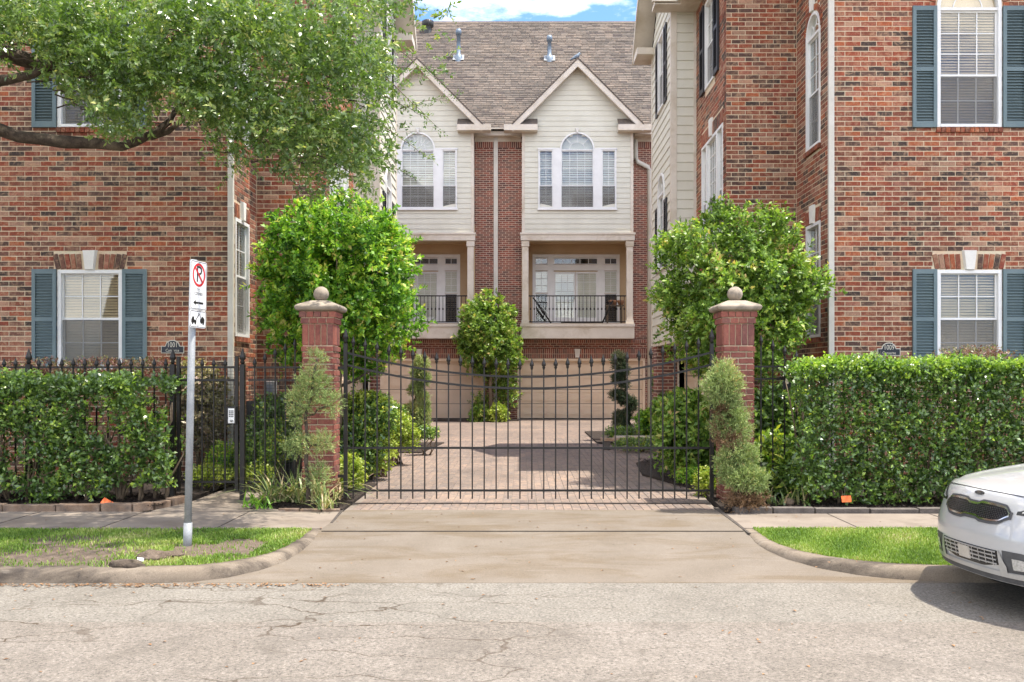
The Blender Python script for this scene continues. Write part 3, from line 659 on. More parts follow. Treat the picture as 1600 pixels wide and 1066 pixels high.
# ================================================================== HOUSES
def window(parent, W, a, b, z0, z1, cols, rt, rb, zm, arch=False, blind='blind_beige', fw=.055, screen=True, o=0.0, spokes=3, mat='paint_white', slat=.05, bdepth=.095, name='window'):
    a, b = min(a, b), max(a, b); r = (b-a)/2; c = (a+b)/2
    m = W.mb()
    m.box(a, a+fw, o-.10, o+.018, z0, z1); m.box(b-fw, b, o-.10, o+.018, z0, z1)
    m.box(a+fw, b-fw, o-.10, o+.03, z0, z0+fw*.8)
    m.box(a+fw, b-fw, o-.10, o+(.018 if not arch else .0), z1-fw*(1 if not arch else .8), z1)
    if arch:
        n = 20
        for i in range(n):
            t0, t1 = math.pi*i/n, math.pi*(i+1)/n
            P = lambda rr, t: (c-rr*math.cos(t), z1+rr*math.sin(t))
            m.prism([P(r, t0), P(r, t1), P(r-fw, t1), P(r-fw, t0)], o-.10, o+.018)
    wn = make(name, m, mat, parent)
    ia, ib = a+fw, b-fw; sw = .028
    m = W.mb()                                                      # sashes
    for (p, q, dep) in ((zm, z1-fw*.8, -.045), (z0+fw*.8, zm+.02, -.07)):
        m.box(ia, ia+sw, o+dep-.02, o+dep+.012, p, q); m.box(ib-sw, ib, o+dep-.02, o+dep+.012, p, q)
        m.box(ia+sw, ib-sw, o+dep-.02, o+dep+.010, p, p+sw*1.2); m.box(ia+sw, ib-sw, o+dep-.02, o+dep+.010, q-sw, q)
    make('sash', m, mat, wn)
    m = W.mb(); mw = .016
    for rows, (p, q, dep) in ((rt, (zm+.03, z1-fw*.8-.03, -.045)), (rb, (z0+fw*.8+.03, zm-.01, -.07))):
        for i in range(1, cols):
            x = ia+sw+(ib-ia-2*sw)*i/cols; m.box(x-mw/2, x+mw/2, o+dep-.012, o+dep+.006, p, q)
        for j in range(1, rows):
            z = p+(q-p)*j/rows; m.box(ia+sw, ib-sw, o+dep-.014, o+dep+.004, z-mw/2, z+mw/2)
        for i in range(cols):
            for j in range(rows):
                mm = W.mb(); w0 = (ib-ia-2*sw)/cols; h0 = (q-p)/rows
                mm.box(ia+sw+i*w0+.001, ia+sw+(i+1)*w0-.001, o+dep-.009, o+dep-.004, p+j*h0+.001, p+(j+1)*h0-.001)
                make('pane', mm, 'glass', wn)
    if arch:
        for rr, hw in ((r*.45, .008),):
            n = 12
            for i in range(n):
                t0, t1 = math.pi*i/n, math.pi*(i+1)/n; P = lambda q, t: (c-q*math.cos(t), z1+q*math.sin(t))
                m.prism([P(rr+hw, t0), P(rr+hw, t1), P(rr-hw, t1), P(rr-hw, t0)], o-.057, o-.04)
        for i in range(1, spokes+1):
            t = math.pi*i/(spokes+1); dx, dz = -math.cos(t), math.sin(t); nx_, nz_ = dz*.008, -dx*.008
            p0, p1 = (c+dx*rr, z1+dz*rr), (c+dx*(r-fw), z1+dz*(r-fw))
            if spokes > 5: p0 = (c+dx*.06, z1+dz*.06); 
            m.prism([(p0[0]-nx_, p0[1]-nz_), (p0[0]+nx_, p0[1]+nz_), (p1[0]+nx_, p1[1]+nz_), (p1[0]-nx_, p1[1]-nz_)], o-.059, o-.041)
        mm = W.mb(); n = 16; mm.prism([(c-(r-fw)*math.cos(math.pi*i/n), z1+(r-fw)*math.sin(math.pi*i/n)) for i in range(n+1)], o-.054, o-.050)
        make('pane', mm, 'glass', wn)
    make('muntin', m, mat, wn)
    if screen:
        mm = W.mb(); mm.box(ia+.004, ib-.004, o-.034, o-.031, z0+fw*.8, zm-.002); make('screen', mm, 'screen', wn)
    mm = W.mb(); z = z0+.03; zt = z1-.03
    if arch: zt = z1
    while z < zt:
        mm.add([(ia, o-bdepth-.014, z+slat*.90), (ib, o-bdepth-.014, z+slat*.80), (ib, o-bdepth+.016, z), (ia, o-bdepth+.016, z)], [(0,1,2,3)]); z += slat
    if arch:
        n = 16; mm.prism([(c-(r-.02)*math.cos(math.pi*i/n), z1+(r-.02)*math.sin(math.pi*i/n)) for i in range(n+1)], o-bdepth-.01, o-bdepth)
    bl = make('blind', mm, blind, wn)
    return wn
def shutter(parent, W, a, b, z0, z1, mat='shutter', zm=None, pitch=.046, sep=True):
    m = W.mb(); sw = .055; zm = zm or (z0+z1)/2
    m.box(a, a+sw, .012, .05, z0, z1); m.box(b-sw, b, .012, .05, z0, z1)
    m.box(a+sw, b-sw, .012, .047, z0, z0+.10); m.box(a+sw, b-sw, .012, .047, z1-.075, z1); m.box(a+sw, b-sw, .012, .047, zm-.035, zm+.035)
    sh = make('shutter', m, mat, parent)
    m = W.mb(); m.box(a+sw, b-sw, .006, .011, z0+.1, z1-.075); make('backing', m, mat, sh)
    key = (round(b-a, 3), mat); 
    if key not in shutter.c:
        me = bpy.data.meshes.new('slat'); l = (b-a-2*sw)/2
        me.from_pydata([(-l,0,.014),(l,0,.014),(l,-.030,-.004),(-l,-.030,-.004),(-l,0,.008),(l,0,.008),(l,-.030,-.010),(-l,-.030,-.010)], [], [(0,3,2,1),(4,5,6,7),(3,7,6,2),(0,1,5,4)]); me.materials.append(M[mat]); shutter.c[key] = me
    off = LOC.get(root_of(parent).name, (0,0,0))
    for p, q in ((z0+.10, zm-.035), (zm+.035, z1-.075)):
        n = int((q-p)/pitch)
        for i in range(n):
            pt = W((a+b)/2, .016, p+(i+.5)*(q-p)/n); o = bpy.data.objects.new('slat', shutter.c[key]); o.location = tuple(pt[k]-off[k] for k in range(3))
            o.rotation_euler = (0, 0, W.rot()); link(o, sh)
    return sh
shutter.c = {}
def keystone(parent, W, c, z0, z1, wb=.15, wt=.24, o1=.055):
    m = W.mb(); m.add([(c-wb/2,0,z0),(c+wb/2,0,z0),(c+wt/2,0,z1),(c-wt/2,0,z1),(c-wb/2+.012,o1,z0+.006),(c+wb/2-.012,o1,z0+.006),(c+wt/2-.02,o1,z1-.012),(c-wt/2+.02,o1,z1-.012)],
          [(0,1,2,3),(4,7,6,5),(0,4,5,1),(1,5,6,2),(2,6,7,3),(3,7,4,0)])
    return make('keystone', m, 'keystone', parent)
def flat_arch(rec, W, c, z0, z1, w0, n, gap=.13, proud=.016, flare=.06):
    p = w0/n
    for i in range(n):
        s = -w0/2+(i+.5)*p
        if abs(s) < gap: continue
        f = s/(w0/2); rec.append([W, c+s+f*flare*.5*1.0, (z0+z1)/2, p-.011, z1-z0-.008, proud, math.atan(f*flare/(z1-z0)), random.random()])
def rowlock(rec, W, a, b, z0, z1, proud=.035):
    n = int(round((b-a)/.075)); p = (b-a)/n
    for i in range(n): rec.append([W, a+(i+.5)*p, (z0+z1)/2, p-.009, z1-z0-.004, proud, 0, random.random()*.3])
def arch_ring(rec, W, c, zs, r, n, h=.10, proud=.02):
    for i in range(n):
        t = math.pi*(i+.5)/n; rec.append([W, c-(r+h/2+.01)*math.cos(t), zs+(r+h/2+.01)*math.sin(t), math.pi*(r+.03)/n-.010, h, proud, t-math.pi/2 , random.random()*.3])
def siding_wall(parent, W, s0, s1, z0, z1, holes, pitch=.197, mat='siding', top=None, name='siding_board', stuff=False):
    """lap boards; top(z)->(a,b) clips to a gable"""
    z = z0; allm = W.mb()
    while z < z1-.01:
        q = min(z+pitch, z1)
        lo = intervals(s0, s1, holes, z+.01*pitch+.004); hi = intervals(s0, s1, holes, q-.004)
        md = intervals(s0, s1, holes, (z+q)/2)
        if len(lo) != len(hi): lo = hi = md
        if top:
            A, B = top(z), top(q); cl = lambda iv, T: [(max(a, T[0]), min(b, T[1])) for a, b in iv]
            lo, hi = cl(lo, A), cl(hi, B)
        for (a, b), (c_, d) in zip(lo, hi):
            if b-a < .03: continue
            if d < c_: c_ = d = (c_+d)/2
            m = W.mb() if not stuff else allm
            m.add([(a,-.01,z),(b,-.01,z),(b,.022,z+.001),(a,.022,z+.001),(c_,-.01,q),(d,-.01,q),(d,.006,q),(c_,.006,q)],
                  [(0,1,2,3),(3,2,6,7),(0,3,7,4),(1,5,6,2),(4,7,6,5)])
            if not stuff: make(name, m, mat, parent)
        z = q
    if stuff: make(name, allm, mat, parent, kind='stuff')
def garage_door(parent, W, a, b, z0, z1, cols=4, rows=4, o=-.15):
    m = W.mb(); m.box(a, b, o-.05, o, z0, z1); gd = make('garage_door', m, 'garage', parent)
    rh = (z1-z0)/rows; cw = (b-a)/cols
    for j in range(rows):
        mm = W.mb(); mm.box(a, b, o+.0005, o+.004, z0+j*rh-.006, z0+j*rh+.006); 
        if 0: make('panel_joint', mm, 'shadow_joint' if False else 'garage', gd)
        for i in range(cols):
            mm = W.mb(); x0, x1, y0, y1 = a+i*cw+.07, a+(i+1)*cw-.07, z0+j*rh+.09, z0+(j+1)*rh-.09
            for k, (p, q, r_, s_) in enumerate(((x0,x1,y0,y0+.02),(x0,x1,y1-.02,y1),(x0,x0+.02,y0+.02,y1-.02),(x1-.02,x1,y0+.02,y1-.02))): mm.box(p, q, o, o+.022, r_, s_)
            mm.box(x0+.06, x1-.06, o, o+.020, y0+.06, y1-.06)
            make('panel', mm, 'garage', gd)
    m = W.mb()                                                    # weather seal and lines between sections
    for j in range(1, rows): m.box(a, b, o+.001, o+.003, z0+j*rh-.009, z0+j*rh+.009)
    m.box(a, b, o, o+.02, z0-.03, z0); make('seal', m, 'dark', gd)
    return gd
ZE = 9.5
def side_house(sg, X1, X2, X3, Y0, Y1, Y2, Y3, label, mirror_u, wc):
    cx = sg*(X1+3)
    H = thing('brick_house', label, 'house', (cx, Y0+5, 0))
    rec = []; walls = MB()
    F = Wall(0, Y0, 1, 0)
    # ---------- street facade
    fa, fb = (X1, X1+6.6) if sg > 0 else (-X1-6.6, -X1)
    ww = 1.04; a, b = wc-ww/2, wc+ww/2
    lo = Rect(a+.01, b-.01, 1.81, 3.39); up = Arch(a+.01, b-.01, 5.71, 7.63)
    mb = F.mb(); backing(mb, fa, fb, 0, ZE, [lo, up]); make('wall', mb, 'mortar', H)
    bh = [Rect(a-.012, b+.012, 1.70, 3.42), Rect(a-.07, b+.07, 3.40, 3.665), Rect(a-.012, b+.012, 5.60, 7.63), Arch(a-.12, b+.12, 7.63, 7.631, ww/2+.13), Rect(a-.03, b+.03, 5.60, 5.70)]
    brick_field(rec, F, fa, fb, 0, ZE, bh)
    flat_arch(rec, F, wc, 3.41, 3.66, ww+.06, 13); rowlock(rec, F, a-.02, b+.02, 5.61, 5.695); rowlock(rec, F, a-.02, b+.02, 1.71, 1.795); arch_ring(rec, F, wc, 7.63, ww/2+.015, 22)
    keystone(H, F, wc, 3.40, 3.72); keystone(H, F, wc, 8.15, 8.42)
    window(H, F, a, b, 1.80, 3.40, 3, 2, 2, 2.60, blind='blind_beige', slat=.045)
    window(H, F, a, b, 5.70, 7.63, 3, 3, 2, 6.53, arch=True, slat=.045, blind='blind_beige')
    for p, q in ((a-.40, a-.012), (b+.012, b+.40)):
        for z0, z1 in ((1.80, 3.41), (5.69, 7.64)):
            sh = shutter(H, F, p, q, z0, z1, zm=z0+(z1-z0)*.5 if z0 < 3 else z0+(z1-z0)*.48)
    # second bay of windows beyond the frame
    # ---------- perpendicular wall 1
    def perp(X, ya, yb):
        return Wall(sg*X, yb if sg > 0 else ya, 0, -sg)
    def sv_(W, y): return (y-W.o[1])*W.d[1]
    def rng_(W, y0, y1): p, q = sv_(W, y0), sv_(W, y1); return (min(p, q), max(p, q))
    P1 = perp(X1, Y0, Y1); n0, n1 = rng_(P1, Y0, Y1)
    wy = (14.98, 15.72) if sg > 0 else (14.70, 15.46)
    wa, wb = rng_(P1, *wy)
    l1 = Rect(wa+.01, wb-.01, 2.36, 4.29); u1 = Arch(wa+.01, wb-.01, 5.61, 7.55)
    mb = P1.mb(); backing(mb, n0+.2 if sg < 0 else n0, n1 if sg < 0 else n1-.2, 0, ZE, [l1, u1]); make('wall', mb, 'mortar', H)
    brick_field(rec, P1, n0, n1, 0, ZE, [Rect(wa-.01, wb+.01, 2.25, 4.56), Rect(wa-.01, wb+.01, 5.50, 7.55), Arch(wa-.12, wb+.12, 7.55, 7.551, (wb-wa)/2+.13)])
    cc = (wa+wb)/2
    flat_arch(rec, P1, cc, 4.31, 4.55, wb-wa, 9, gap=.11); rowlock(rec, P1, wa, wb, 2.26, 2.345); rowlock(rec, P1, wa-.03, wb+.03, 5.51, 5.595, .05); arch_ring(rec, P1, cc, 7.55, (wb-wa)/2+.01, 16)
    keystone(H, P1, cc, 4.30, 4.62, .13, .2); keystone(H, P1, cc, 7.93, 8.2, .13, .2)
    window(H, P1, wa, wb, 2.35, 4.30, 2, 2, 2, 3.35, slat=.045); window(H, P1, wa, wb, 5.60, 7.55, 2, 3, 2, 6.55, arch=True, slat=.045)
    # ---------- facing wall 2
    F2 = Wall(0, Y1, 1, 0); fa2, fb2 = (X2, X1+.2) if sg > 0 else (-X1-.2, -X2)
    mb = F2.mb(); backing(mb, fa2, fb2, 0, ZE, []); make('wall', mb, 'mortar', H)
    brick_field(rec, F2, X2 if sg > 0 else -X1+.012, X1-.012 if sg > 0 else -X2, 0, ZE, [])
    # ---------- perpendicular wall 2: triple window below, shuttered window above
    P2 = perp(X2, Y1+.2, Y3+.1); n0, n1 = rng_(P2, Y1+.0, Y3+.1)
    ty = (Y1+.25, Y2-.62); ta, tb = rng_(P2, *ty)
    uy = (Y1+.95, Y1+1.85); ua, ub = rng_(P2, *uy)
    gy = (Y1+.95, Y3-.75); ga, gb = rng_(P2, *gy)
    T1 = Rect(ta+.01, tb-.01, 4.21, 6.36); U2 = Rect(ua+.01, ub-.01, 7.46, 9.19)
    G1 = Rect(ga, gb, 0, 2.25)
    mb = P2.mb(); backing(mb, n0+(.012 if sg < 0 else 0), n1-(.012 if sg > 0 else 0), 0, ZE, [T1, U2, G1]); make('wall', mb, 'mortar', H)
    ba, bb = rng_(P2, Y1, Y2)
    brick_field(rec, P2, ba, bb, 0, ZE, [Rect(ta-.01, tb+.01, 4.1, 6.65), Rect(ua-.012, ub+.012, 7.36, 9.2), Rect(ga-.1, gb+.1, 0, 2.5)])
    brick_field(rec, P2, *rng_(P2, Y2, Y3), 0, 2.5, [Rect(ga-.1, gb+.1, 0, 2.5)])
    flat_arch(rec, P2, (ta+tb)/2, 6.38, 6.64, tb-ta, 24, gap=.11, flare=.05); rowlock(rec, P2, ta, tb, 4.11, 4.195)
    keystone(H, P2, (ta+tb)/2, 6.37, 6.72)
    t3 = (tb-ta); x1, x2 = ta+t3*.26, tb-t3*.26
    window(H, P2, ta, x1, 4.2, 6.37, 2, 4, 2, 5.2, slat=.06); window(H, P2, x1, x2, 4.2, 6.37, 4, 4, 2, 5.2, slat=.06); window(H, P2, x2, tb, 4.2, 6.37, 2, 4, 2, 5.2, slat=.06)
    window(H, P2, ua, ub, 7.45, 9.2, 3, 2, 2, 8.3, slat=.06)
    for p, q in ((ua-.40, ua-.012), (ub+.012, ub+.40)): shutter(H, P2, p, q, 7.45, 9.2, 'black')
    mm = P2.mb(); mm.box(ga-.1, ga, -.12, .03, 0, 2.25); mm.box(gb, gb+.1, -.12, .03, 0, 2.25); mm.box(ga-.1, gb+.1, -.12, .03, 2.25, 2.5); make('garage_frame', mm, 'trim', H)
    garage_door(H, P2, ga, gb, 0.04, 2.25, 3)
    # ---------- siding bay
    S1 = Wall(0, Y2, 1, 0); sa, sb = (X3, X2+.15) if sg > 0 else (-X2-.15, -X3)
    mb = S1.mb(); mb.box(sa, sb, -.15, -.012, 2.5, ZE); make('bay_wall', mb, 'siding', H)
    sa_, sb_ = (X3+.10, X2) if sg > 0 else (-X2, -X3-.10)
    siding_wall(H, S1, sa_, sb_, 2.5, ZE, [])
    S2 = perp(X3, Y2, Y3); n0, n1 = rng_(S2, Y2, Y3)
    dy = Y3-Y2; pk = ZE+dy/2
    h1y = (Y2+dy*.32, Y2+dy*.60); ha, hb = rng_(S2, *h1y)
    ay = (Y2+dy*.30, Y2+dy*.62); aa, ab = rng_(S2, *ay)
    Hh = [Rect(ha, hb, 7.75, 9.45), Arch(aa, ab, 4.1, 5.85)]
    mb = S2.mb(); br = [2.5]+[z for h in Hh for z in h.breaks()]; backing(mb, n0+.001, n1-.001, 2.5, ZE, [Hh[0], Arch(aa, ab, 4.1, 5.85)], .13); 
    mb.prism([(n0, ZE), (n1, ZE), ((n0+n1)/2, pk)], -.13, -.012); make('bay_wall', mb, 'siding', H)
    siding_wall(H, S2, n0+.1, n1-.1, 2.5, pk, Hh, top=lambda z: (n0+max(.1, z-ZE), n1-max(.1, z-ZE)))
    window(H, S2, ha, hb, 7.75, 9.45, 2, 2, 2, 8.6, slat=.06, o=.03)
    for p, q in ((ha-.36, ha-.012), (hb+.012, hb+.36)): shutter(H, S2, p, q, 7.75, 9.45, 'black')
    window(H, S2, aa, ab, 4.1, 5.85, 2, 2, 2, 4.95, arch=True, slat=.06, o=.03)
    for p, q in ((aa-.36, aa-.012), (ab+.012, ab+.36)): shutter(H, S2, p, q, 4.1, 5.6, 'black')
    mm = MB(); x = sg*X3                                           # corner boards, skirt
    for yy in (Y2, Y3): mm.box(min(x, x+sg*.1)-.028*(sg > 0), max(x, x+sg*.1)+.028*(sg < 0), yy-.03 if yy == Y2 else yy-.1, yy+.1 if yy == Y2 else yy+.02, 2.42, ZE)
    mm.box(min(sg*X3, sg*(X2+.1)), max(sg*X3, sg*(X2+.1)), Y2-.01, Y3, 2.40, 2.498); make('corner_board', mm, 'trim', H)
    mm = MB(); ix = sg*X2; mm.box(min(ix-sg*.06, ix), max(ix-sg*.06, ix), Y2-.035, Y2-.012, 2.5, ZE); make('corner_board', mm, 'trim', H)
    # pier carrying the bay
    mm = MB(); px_ = .02 if sg > 0 else .36; mm.box(min(sg*(X3+px_), sg*(X2+.1)), max(sg*(X3+px_), sg*(X2+.1)), Y3-.5, Y3-.02, 0, 2.4); make('pier', mm, 'far_brick', H)
    # ---------- eaves, gutters, roof
    OV = .42; ins = lambda X: sg*(X-OV)
    def slab(x0, x1, y0, y1, z0, z1, nm='eave', mt='trim'):
        q = MB(); q.box(min(x0, x1), max(x0, x1), y0, y1, z0, z1); return make(nm, q, mt, H)
    XO = X1+6.6
    slab(ins(X1), sg*XO, Y0-OV, Y1-OV, ZE-.06, ZE+.02); slab(ins(X2), sg*XO, Y1-OV, Y2-OV, ZE-.06, ZE+.02); slab(ins(X3), sg*XO, Y2-OV, Y2+.02, ZE-.06, ZE+.02); slab(sg*(X3+.3), sg*XO, Y2+.02, Y3+OV, ZE-.06, ZE+.02)
    def gutter(pts):
        q = MB()
        for (xa, ya), (xb, yb) in zip(pts[:-1], pts[1:]):
            q.box(min(xa, xb)-.06, max(xa, xb)+.06, min(ya, yb)-.06, max(ya, yb)+.06, ZE-.02, ZE+.11)
        make('gutter', q, 'trim', H)
    gutter([(sg*(XO), Y0-OV), (ins(X1), Y0-OV)]); gutter([(ins(X1), Y0-OV+.13), (ins(X1), Y1-OV)]); gutter([(ins(X1)-sg*.13, Y1-OV), (ins(X2), Y1-OV)]); gutter([(ins(X2), Y1-OV+.13), (ins(X2), Y2-OV)]); gutter([(ins(X2)-sg*.13, Y2-OV), (ins(X3), Y2-OV)])
    # gable over the bay, rakes facing the courtyard
    q = MB(lambda y, x, z: (x, y, z), True); xo0, xo1 = sorted((ins(X3), sg*(X2+2.5)))
    yc = (Y2+Y3)/2; hw = dy/2+OV
    for s_ in (-1, 1):
        q.prism([(yc+s_*hw, ZE+.02-.0), (yc+s_*hw, ZE+.14), (yc, ZE+.14+hw), (yc, ZE+.02+hw)], xo0, xo1)
    make('roof', q, 'shingle', H)
    q = MB(lambda y, x, z: (x, y, z), True); xr = sorted((ins(X3)-sg*.03, ins(X3)-sg*.003))
    for s_ in (-1, 1): q.prism([(yc+s_*(hw+.03), ZE-.06), (yc+s_*(hw+.03), ZE+.10), (yc, ZE+.13+hw), (yc, ZE-.06+hw)], xr[0], xr[1])
    make('rake_board', q, 'trim', H)
    q = MB(lambda y, x, z: (x, y, z), True); xr = sorted((ins(X3), sg*(X3+.01)))     # soffit of the rake and the far eave return
    for s_ in (-1, 1): q.prism([(yc+s_*hw, ZE-.03), (yc+s_*hw, ZE+.018), (yc, ZE+.018+hw), (yc, ZE-.03+hw)], xr[0], xr[1])
    q.box(Y3-.35, Y3+OV, xr[0], xr[1], ZE-.06, ZE+.10)
    make('soffit', q, 'trim', H)
    # main roof masses
    q = MB(lambda x, y, z: (x, y, z), False)
    for xi, ya, yb in ((X1, Y0-OV, Y1-OV), (X2, Y1-OV, Y3+OV)):
        x0 = sg*(xi-OV); xm = sg*(xi+3.4); x1_ = sg*XO
        q.prism([(x0, ZE+.08), (xm, ZE+.08+3.8), (x1_, ZE+.08+3.8), (x1_, ZE+.08)], ya, yb)
    make('roof', q, 'shingle', H)
    # hidden rear range that shades the courtyard, inner room darkness
    q = MB(); q.box(min(sg*(X1+1.6), sg*XO), max(sg*(X1+1.6), sg*XO), Y3+.6, 31.5, 0, 9.3); make('rear_range', q, 'far_brick', H)
    q = MB(); q.box(min(sg*(XO-.2), sg*XO), max(sg*(XO-.2), sg*XO), Y0+.2, Y3+.6, 0, ZE); q.box(min(sg*(X2+.2), sg*(XO-.2)), max(sg*(X2+.2), sg*(XO-.2)), Y3+.1, Y3+.3, 0, ZE)
    make('rear_wall', q, 'plaster', H)
    q = MB(); q.box(min(sg*(X2+.3), sg*(XO-.2)), max(sg*(X2+.3), sg*(XO-.2)), Y1+.3, Y3, 3.9, 4.0); make('floor_deck', q, 'plaster', H)
    flush_bricks(rec, H, 'brick_o', 'brick_j')
    return H, F
HR, FR = side_house(1, 5.0, 3.72, 3.2, 14.43, 16.28, 19.08, 21.9, 'right brick house with slate blue shutters and number 1009 plaque', 1, 7.205)
HL, FL = side_house(-1, 4.71, 3.47, 2.95, 14.43, 15.9, 18.5, 21.0, 'left brick house behind the oak with number 1001 plaque', -1, -6.947)
# downspouts on the front corners
def downspout(H, x, y, ztop=9.4, mat='down'):
    q = MB(); q.box(x-.045, x+.045, y-.075, y-.012, .25, ztop)
    for z in (2.0, 4.4, 6.8): q.box(x-.05, x+.05, y-.08, y-.010, z, z+.012)
    q.box(x-.045, x+.045, y-.22, y-.03, .16, .25); make('downspout', q, mat, H, bevel=.008)
downspout(HR, 4.965, 14.42); downspout(HL, -4.665, 14.42)
# ---------- house number plaques
def plaque(H, W, c, z, num, word, label):
    t = thing('number_plaque', label, 'house plaque', W(c, 0, z), 'arched house number plaques')
    def shape(d, o0, o1, mat, nm):
        w2, h2, rr = .185-d, .075-d, .115-d; pts = [(c-w2, z-h2), (c+w2, z-h2), (c+w2, z+.045-d), (c+rr+.012, z+.045-d)]
        for i in range(13):
            a_ = math.pi*i/12; pts.append((c+rr*math.cos(a_), z+.045-d*.3+rr*math.sin(a_)*.82))
        pts += [(c-rr-.012, z+.045-d), (c-w2, z+.045-d)]
        q = W.mb(); q.prism(pts, o0, o1); return make(nm, q, mat, t)
    shape(0, .012, .026, 'plaque_gold', 'rim'); shape(.012, .02, .031, 'plaque', 'plate')
    text_mesh(num, .118, lambda x, o, zz: W(c+x*.74, .029+o, z+.058+zz), t, 'plaque_gold', 'number')
    text_mesh(word, .07, lambda x, o, zz: W(c+x*.8, .029+o, z-.030+zz), t, 'plaque_gold', 'street_name')
plaque(HR, FR, GX(1388, 14.43), GZ(549, 14.43), '1009', 'Converse', 'dark arched plaque reading 1009 above the right hedge')
plaque(HL, FL, GX(270.5, 14.43), GZ(545, 14.43), '1001', 'Converse', 'dark arched plaque reading 1001 left of the parking sign pole')

# ================================================================== REAR TOWNHOUSES
YB = 35.0
bx = lambda u: (u-UX)/40.0
bz = lambda v: CZ-(v-VH)/40.0
T = thing('townhouse', 'rear twin townhouse with beige gables, balconies and grey shingle roof', 'house', (-.9, YB+4, 0))
B = Wall(0, YB, 1, 0)
d1 = (bx(551), bx(756)); d2 = (bx(808), bx(1008)); zg = bz(560)
gh = [Rect(d1[0], d1[1], 0, zg), Rect(d2[0], d2[1], 0, zg), Rect(bx(576), bx(741), bz(510), bz(372)), Rect(bx(818), bx(985), bz(510), bz(372))]
q = B.mb(); backing(q, -9.5, 9.5, 0, 11.1, gh, .25); make('brick_wall', q, 'far_brick', T)
for (a, b), kx in ((d1, None), (d2, bx(902))):
    q = B.mb(); q.box(a-.08, b+.08, .004, .05, zg, bz(545)); make('soldier_course', q, 'far_soldier', T)
    q = B.mb(); q.box(a, b, -.2, .02, zg-.10, zg-.004); q.box(a, a+.09, -.2, .02, 0, zg-.1); q.box(b-.09, b, -.2, .02, 0, zg-.1); make('garage_frame', q, 'garage', T)
    garage_door(T, B, a+.09, b-.09, .05, zg-.1, 8)
q = B.mb(); q.box(d1[0], d1[1], .004, .045, bz(536), bz(531)); q.box(d2[0], d2[1], .004, .045, bz(536), bz(531)); make('soldier_course', q, 'far_soldier', T)
keystone(T, B, bx(902), bz(559), bz(545), .17, .26, .09); keystone(T, B, bx(655), bz(559), bz(545), .17, .26, .09)
Yg = 34.35
GW = Wall(0, Yg, 1, 0); gs = FX/Yg
gx = lambda u: (u-UX)/gs
gz = lambda v: CZ-(v-VH)/gs
